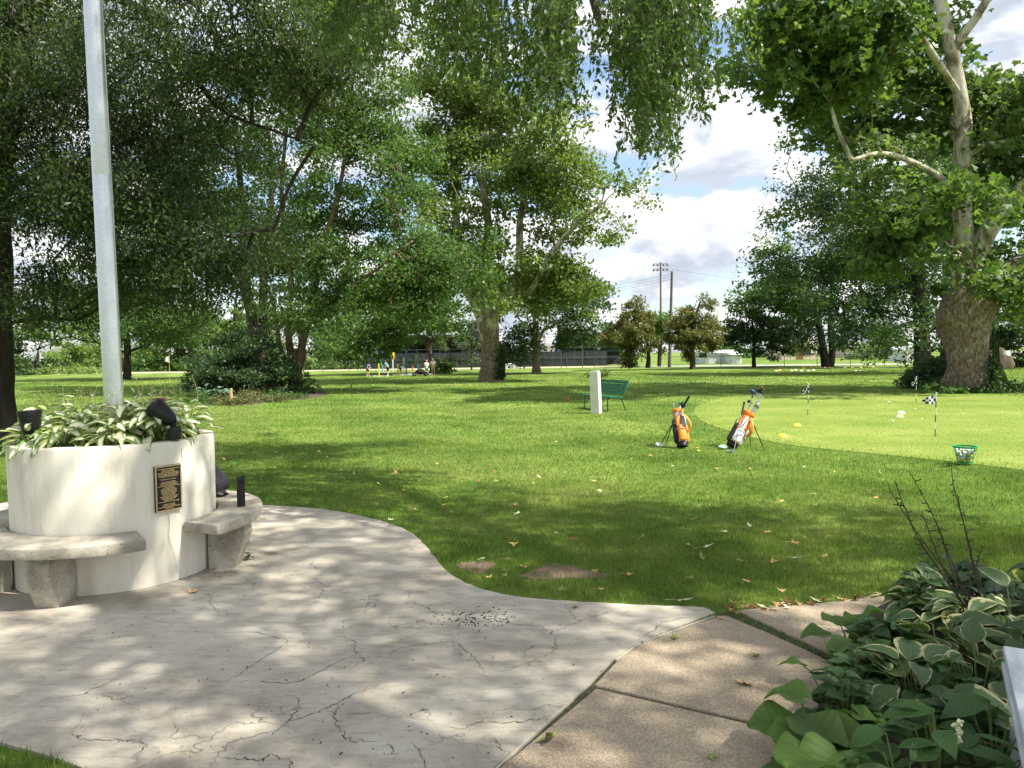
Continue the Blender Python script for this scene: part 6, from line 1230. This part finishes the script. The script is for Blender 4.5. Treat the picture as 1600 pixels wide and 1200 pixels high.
house('tan_house', 'tan house with brown door seen under the maple crown', 1255, 125, 66, 22, 8, tan_m, roof_g, ((-0.3, 0.55, 1.4, 1.2), (0.1, 0.55, 1.4, 1.2), (0.38, 0.55, 1.0, 1.2)), (-0.08, 1.1, 2.1, brown_m), 0.3)
house('garden_shed', 'white garden shed with peaked roof near the maple', 1424, 96, 22, 18, 4, wall_w, gs_lite, ((0.15, 0.55, 0.5, 0.5),), (-0.15, 0.8, 1.5, gs_lite), 0.22, 'shed', True)
house('far_house', 'pale far house between maple and garden shed', 1355, 140, 50, 16, 7, tan_m, roof_g, ((-0.2, 0.5, 1.2, 1.1), (0.2, 0.5, 1.2, 1.1)), (0.0, 1.0, 1.9, wall_w), 0.3)
wf = empty('plank_fence', (dp(1590, 560, 64).x, 64, 0), 0, 'white plank fence beyond the stump', 'fence')
for i in range(3): MB().box((1.6, 0, 0.4+0.42*i), (5.2, 0.05, 0.2)).build('plank', wall_w, wf)
for i in range(3): MB().box((-0.9+2.5*i, 0.06, 0.7), (0.14, 0.12, 1.4)).build('post', wall_w, wf)
b = dp(1560, 575, 56); st = tag(crumple(MB(), (0, 0, 0.6), 1.0, (1.15, 0.7, 1.15), 0.05, 33).build('stump', bark_brown, smooth=True), 'broad weathered tree stump beyond the ivy-clad trunk', 'stump'); st.location = (b.x, b.y, -0.15)

# ------------------------------------------------------------------ poles and wires
rustp = M('rust_steel', S(112, 84, 78), S(132, 104, 96), 4, 0.7); woodp = M('creosote_pole', S(92, 82, 74), S(122, 112, 102), 6, 0.9, 0.3, 20)
Yt = 125; b = dp(1033, 570, Yt); tw = empty('floodlight_tower', (b.x, Yt, 0), 0, 'tall rusty floodlight tower with two rows of lamps', 'light tower'); top = dp(1034, 410, Yt).z
MB().tube([(0, 0, 0), (0, 0, top)], [0.22, 0.14], 8).build('mast', rustp, tw)
for r_, z in enumerate((top-0.25, top-1.1)):
    MB().box((0, 0, z), (2.5, 0.1, 0.1)).build('crossarm', rustp, tw)
    for x in (-1.15, -0.5, 0.5, 1.15):
        o = MB().lathe([(0.10, 0.2), (0.24, -0.1), (0.26, -0.16), (0.20, -0.12)], 12, (x, -0.1, z-0.2), cap=False).build('lamp', galv_d, tw, smooth=True)
        MB().lathe([(0.01, -0.11), (0.22, -0.12)], 10, (x, -0.1, z-0.2), cap=False).build('lens', glass_d, o)
Yp = 79; b = dp(1046, 575, Yp); up_ = empty('utility_pole', (b.x, Yp, 0), 0, 'wooden utility pole standing between the two conifers', 'utility pole'); T_ = dp(1050, 424, Yp)-Vector((b.x, Yp, 0))
MB().tube([(0, 0, 0), T_*0.5, T_], [0.19, 0.16, 0.13], 10).build('pole', woodp, up_); MB().box((T_.x, 0, T_.z-0.5), (0.16, 0.2, 0.5)).build('bracket', galv_d, up_)
wirem = M('wire_black', S(60, 62, 66), None, rough=0.6)
for i, (ya, yb) in enumerate(((434, 448), (438, 453), (442, 457), (427, 436))):
    A = dp(1050, ya-6, Yp); x1 = 700 if i < 3 else 1400; Bp = dp(x1, (yb+28 if i < 3 else 442), 118 if i < 3 else 100); P_ = [A.lerp(Bp, k/14)-Vector((0, 0, 0.9*math.sin(math.pi*k/14))) for k in range(15)]
    o = MB().tube(P_, 0.012, 4).build('power_line', wirem); tag(o, 'thin power line strung from the utility pole toward the grandstand' if i < 3 else 'thin power line strung from the utility pole toward the maple', 'wire', 'power lines')
gp_y = M('goal_yellow', S(206, 196, 90), None, rough=0.5); b = dp(1121, 565, 130)
go = empty('goal_post', (b.x, 130, 0), 0, 'yellow goal post upright on the far playing field', 'goal post'); MB().tube([(0, 0, 0), (0, 0, 9.0)], 0.08, 8).build('upright', gp_y, go); MB().tube([(0, 0, 3), (0.0, 5.6, 3)], 0.08, 8).build('crossbar', gp_y, go)
ysg = empty('warning_sign', (dp(233, 560, 108).x, 108, 0), 0, 'yellow diamond road sign above the clipped hedge', 'sign'); MB().tube([(0, 0, 0), (0, 0, 2.6)], 0.04, 6).build('post', galv, ysg); MB().box((0, -0.06, 2.35), (0.75, 0.03, 0.75), Matrix.Rotation(R(45), 3, 'Y')).build('panel', M('sign_yellow', S(240, 200, 20), None, rough=0.5), ysg)
wpl = empty('white_pole', (dp(269, 560, 112).x, 112, 0), 0, 'white pole standing before the brick house', 'pole'); MB().tube([(0, 0, 0), (0, 0, 4.6)], [0.16, 0.14], 10).build('shaft', wall_w, wpl); MB().ball((0, 0, 4.62), 0.17, 10, 6).build('cap', wall_w, wpl)

# ------------------------------------------------------------------ practice sticks and people
cols = {n_: M('stick_'+n_, c, None, rough=0.5) for n_, c in (('yellow', S(226, 196, 40)), ('blue', S(48, 92, 180)), ('orange', S(220, 104, 50)), ('sky', S(70, 160, 206)), ('white', S(230, 230, 228)))}
for (x, y, top_, c, lab) in ((592, 588, 568, 'yellow', 'yellow practice stick between the blue-shirted and teal-shirted golfers'), (622, 586, 569, 'yellow', 'yellow practice stick by the crouching golfer'), (635, 586, 547, 'blue', 'tall blue practice stick by the crouching golfer'), (645, 585, 570, 'orange', 'orange practice stick beside the golf trolley'), (653, 582, 569, 'sky', 'sky blue practice stick behind the golf trolley'), (668, 585, 569, 'yellow', 'yellow practice stick between the woman and the man'), (680, 584, 569, 'yellow', 'yellow practice stick beside the man in white'), (598, 582, 549, 'sky', 'striped tall practice stick behind the teal-shirted golfer')):
    b = gp(x, y); h = (y-top_)*b.y/FPX; r0 = empty('practice_stick', b, 0, lab, 'stick', 'practice sticks'); MB().tube([(0, 0, 0), (0, 0, h)], [0.07, 0.055], 8).build('shaft', cols[c], r0); MB().box((0, -0.15, 0.03), (0.9, 0.5, 0.06)).build('base_board', cols['white'], r0)
b = gp(614, 581); r0 = empty('practice_target', b, 0, 'yellow paddle target on a white pole among the golfers', 'target'); hh_ = (581-549)*b.y/FPX
MB().tube([(0, 0, 0), (0, 0, hh_*0.6)], 0.05, 8).build('pole', cols['white'], r0); MB().ball((0, 0, hh_*0.78), 0.25, 12, 8, (0.8, 0.2, 2.0)).build('paddle', cols['yellow'], r0, smooth=True)
skin = M('skin', S(206, 158, 130), S(222, 178, 150), 6, 0.6); hairb = M('hair_brown', S(52, 38, 28), S(74, 54, 40), 20, 0.7); shoe_w = M('shoe_white', S(226, 226, 226), None, rough=0.6)
def skin_obj(name, verts, edges, radii, mat, parent, root_i=0, sub=2):
    me = bpy.data.meshes.new(name); me.from_pydata(verts, edges, []); me.materials.append(mat); o = link(bpy.data.objects.new(name, me), parent); md = o.modifiers.new('Skin', 'SKIN'); md.use_smooth_shade = True
    if not me.skin_vertices: me.attributes
    for i, r_ in enumerate(radii): me.skin_vertices[0].data[i].radius = r_ if isinstance(r_, tuple) else (r_, r_)
    for i in range(len(verts)): me.skin_vertices[0].data[i].use_root = (i == root_i)
    sb_ = o.modifiers.new('Subdivision', 'SUBSURF'); sb_.levels = 1; sb_.render_levels = sub; return o
def person(px, py, h, rz, label, shirt, shorts, pose='stand', cap=None, hair=True):
    b = gp(px, py); s_ = h/1.72; root = empty('person', (b.x, b.y, 0), rz, label, 'person'); root.scale = (s_,)*3; bend = {'stand': 0.03, 'putt': 0.55, 'bend': 1.25}[pose]
    pel = Vector((0, 0.05 if pose != 'stand' else 0, 0.92)); up = Vector((0, -math.sin(bend), math.cos(bend))); fw = Vector((0, -math.cos(bend), -math.sin(bend)))
    ch = pel+up*0.30; sh = pel+up*0.48; nk = sh+up*0.09; hd = nk+(up*0.6+fw*0.1+Vector((0, 0, 0.4*(bend < 1)))).normalized()*0.13
    V = [pel, ch, sh, nk, hd]; E = [(0, 1), (1, 2), (2, 3), (3, 4)]; Rr = [(0.145, 0.105), (0.15, 0.105), (0.13, 0.09), 0.055, (0.085, 0.10)]
    hands = Vector((0, -0.34 if pose == 'putt' else -0.5, 0.78 if pose == 'putt' else 0.35))
    for s2 in (-1, 1):
        i = len(V); S_ = sh+Vector((s2*0.19, 0, -0.01))
        if pose == 'stand': el, hn = S_+Vector((s2*0.07, 0.02, -0.28)), S_+Vector((s2*0.06, -0.14, -0.50))
        else: hn = hands+Vector((s2*0.03, 0, 0.02*s2)); el = S_.lerp(hn, 0.5)+Vector((s2*0.06, 0.05, -0.02))
        hn2 = hn+(hn-el).normalized()*0.09; V += [S_, el, hn, hn2]; E += [(2, i), (i, i+1), (i+1, i+2), (i+2, i+3)]; Rr += [0.062, 0.045, 0.034, 0.03]
        j = len(V); hp = pel+Vector((s2*0.095, 0, -0.06)); kn = Vector((s2*0.11, -0.04 if pose != 'stand' else 0.0, 0.49)); an = Vector((s2*0.12, 0.03, 0.08)); to = an+Vector((s2*0.03, -0.16, -0.05))
        V += [hp, kn, an, to]; E += [(0, j), (j, j+1), (j+1, j+2), (j+2, j+3)]; Rr += [0.085, 0.058, 0.04, 0.035]
    skin_obj('body', V, E, Rr, skin, root)
    tv = [pel+up*0.02, ch, sh+up*0.01]; te = [(0, 1), (1, 2)]; tr_ = [(0.165, 0.125), (0.172, 0.125), (0.15, 0.105)]
    for k_ in (5, 13): i = len(tv); tv += [V[k_], V[k_].lerp(V[k_+1], 0.7)]; te += [(2, i), (i, i+1)]; tr_ += [0.082, 0.07]
    skin_obj('shirt', tv, te, tr_, shirt, root)
    sv = [pel+Vector((0, 0, 0.03))]; se = []; sr = [(0.168, 0.13)]
    for k_ in (9, 17): i = len(sv); sv += [V[k_], V[k_].lerp(V[k_+1], 0.85)]; se += [(0, i), (i, i+1)]; sr += [0.108, 0.095]
    skin_obj('shorts', sv, se, sr, shorts, root)
    for k_ in (11, 19): skin_obj('shoe', [V[k_]+Vector((0, 0.03, -0.04)), V[k_+1]+Vector((0, -0.05, 0))], [(0, 1)], [0.052, 0.045], shoe_w, root)
    if cap: MB().lathe([(0.112, 0.0), (0.108, 0.05), (0.08, 0.10), (0.02, 0.125)], 14, hd+Vector((0, 0, 0.025))).build('cap', cap, root, smooth=True); MB().box(hd+Vector((0, -0.14, 0.035)), (0.15, 0.12, 0.015)).build('cap_brim', cap, root)
    elif hair: MB().ball(hd+Vector((0, 0.015, 0.025)), 0.112, 12, 8, (0.95, 1.02, 1.0)).build('hair', hairb, root, smooth=True)
    mb = MB()
    for s2 in (-1, 1): mb.ball(hd+Vector((s2*0.032, -0.098, 0.005)), 0.012, 6, 4)
    mb.ball(hd+Vector((0, -0.108, -0.02)), 0.016, 6, 4); mb.build('face', hairb, root)
    return root
blue_s = M('shirt_blue', S(30, 84, 200), None, rough=0.8); teal_s = M('shirt_teal', S(110, 196, 206), None, rough=0.8); white_s = M('shirt_white', S(226, 228, 230), None, rough=0.8); black_s = M('shorts_black', S(22, 22, 26), None, rough=0.8); teal_b = M('shorts_green', S(70, 176, 140), None, rough=0.8); khaki = M('shorts_khaki', S(196, 176, 140), None, rough=0.8); orange_s = M('shirt_orange', S(232, 110, 24), None, rough=0.8); pink_c = M('cap_pink', S(230, 120, 110), None, rough=0.7)
person(575, 588, 1.22, R(40), 'child golfer in blue shirt and black shorts bending over a putt', blue_s, black_s, 'putt')
person(606, 588, 1.38, R(-60), 'golfer in light teal shirt and black shorts leaning forward', teal_s, black_s, 'putt')
person(626, 586, 1.2, R(70), 'golfer in white shirt crouching low between the yellow and blue sticks', white_s, black_s, 'bend')
person(667, 587, 1.28, R(200), 'woman in white top and green shorts with pink cap', white_s, teal_b, 'stand', pink_c)
person(677, 586, 1.40, R(190), 'man in white shirt, khaki shorts and white cap', white_s, khaki, 'stand', shoe_w)
person(808, 577, 1.5, R(90), 'man in orange shirt walking beside the white table', orange_s, black_s, 'stand', None)
b = gp(657, 588); tr_o = empty('golf_trolley', b, R(20), 'dark folded golf trolley standing beside the woman in green shorts', 'golf trolley')
for x, y in ((-0.5, 0), (0.45, -0.15), (0.45, 0.25)):
    o = MB().tube([(x, y-0.04, 0.17), (x, y+0.04, 0.17)], 0.17, 16).build('wheel', black_plastic, tr_o); MB().tube([(x, y-0.05, 0.17), (x, y+0.05, 0.17)], 0.06, 10).build('hub', galv, o)
MB().tube([(-0.5, 0, 0.2), (0, 0, 0.42), (0.45, 0.05, 0.25), (0.7, 0.05, 0.75)], 0.03, 6).build('frame', galv_d, tr_o); crumple(MB(), (0, 0.02, 0.40), 0.32, (1.3, 0.6, 0.7), 0.05, 41).build('bag', black_cloth, tr_o, smooth=True); MB().tube([(0.7, -0.1, 0.75), (0.7, 0.2, 0.75)], 0.03, 6).build('handle', black_plastic, tr_o)
b = gp(798, 579); tb = empty('folding_table', b, 0, 'white folding table beside the man in orange', 'table'); MB().box((0, 0, 0.72), (1.2, 0.7, 0.05)).build('top', wall_w, tb); MB().box((0, -0.36, 0.45), (1.2, 0.02, 0.5)).build('cloth', wall_w, tb)
for sx in (-0.55, 0.55):
    for sy in (-0.28, 0.28): MB().tube([(sx, sy, 0), (sx, sy, 0.7)], 0.02, 6).build('leg', galv, tb)
print('tris', sum(len(m_.loops)-2*len(m_.polygons) for m_ in bpy.data.meshes))
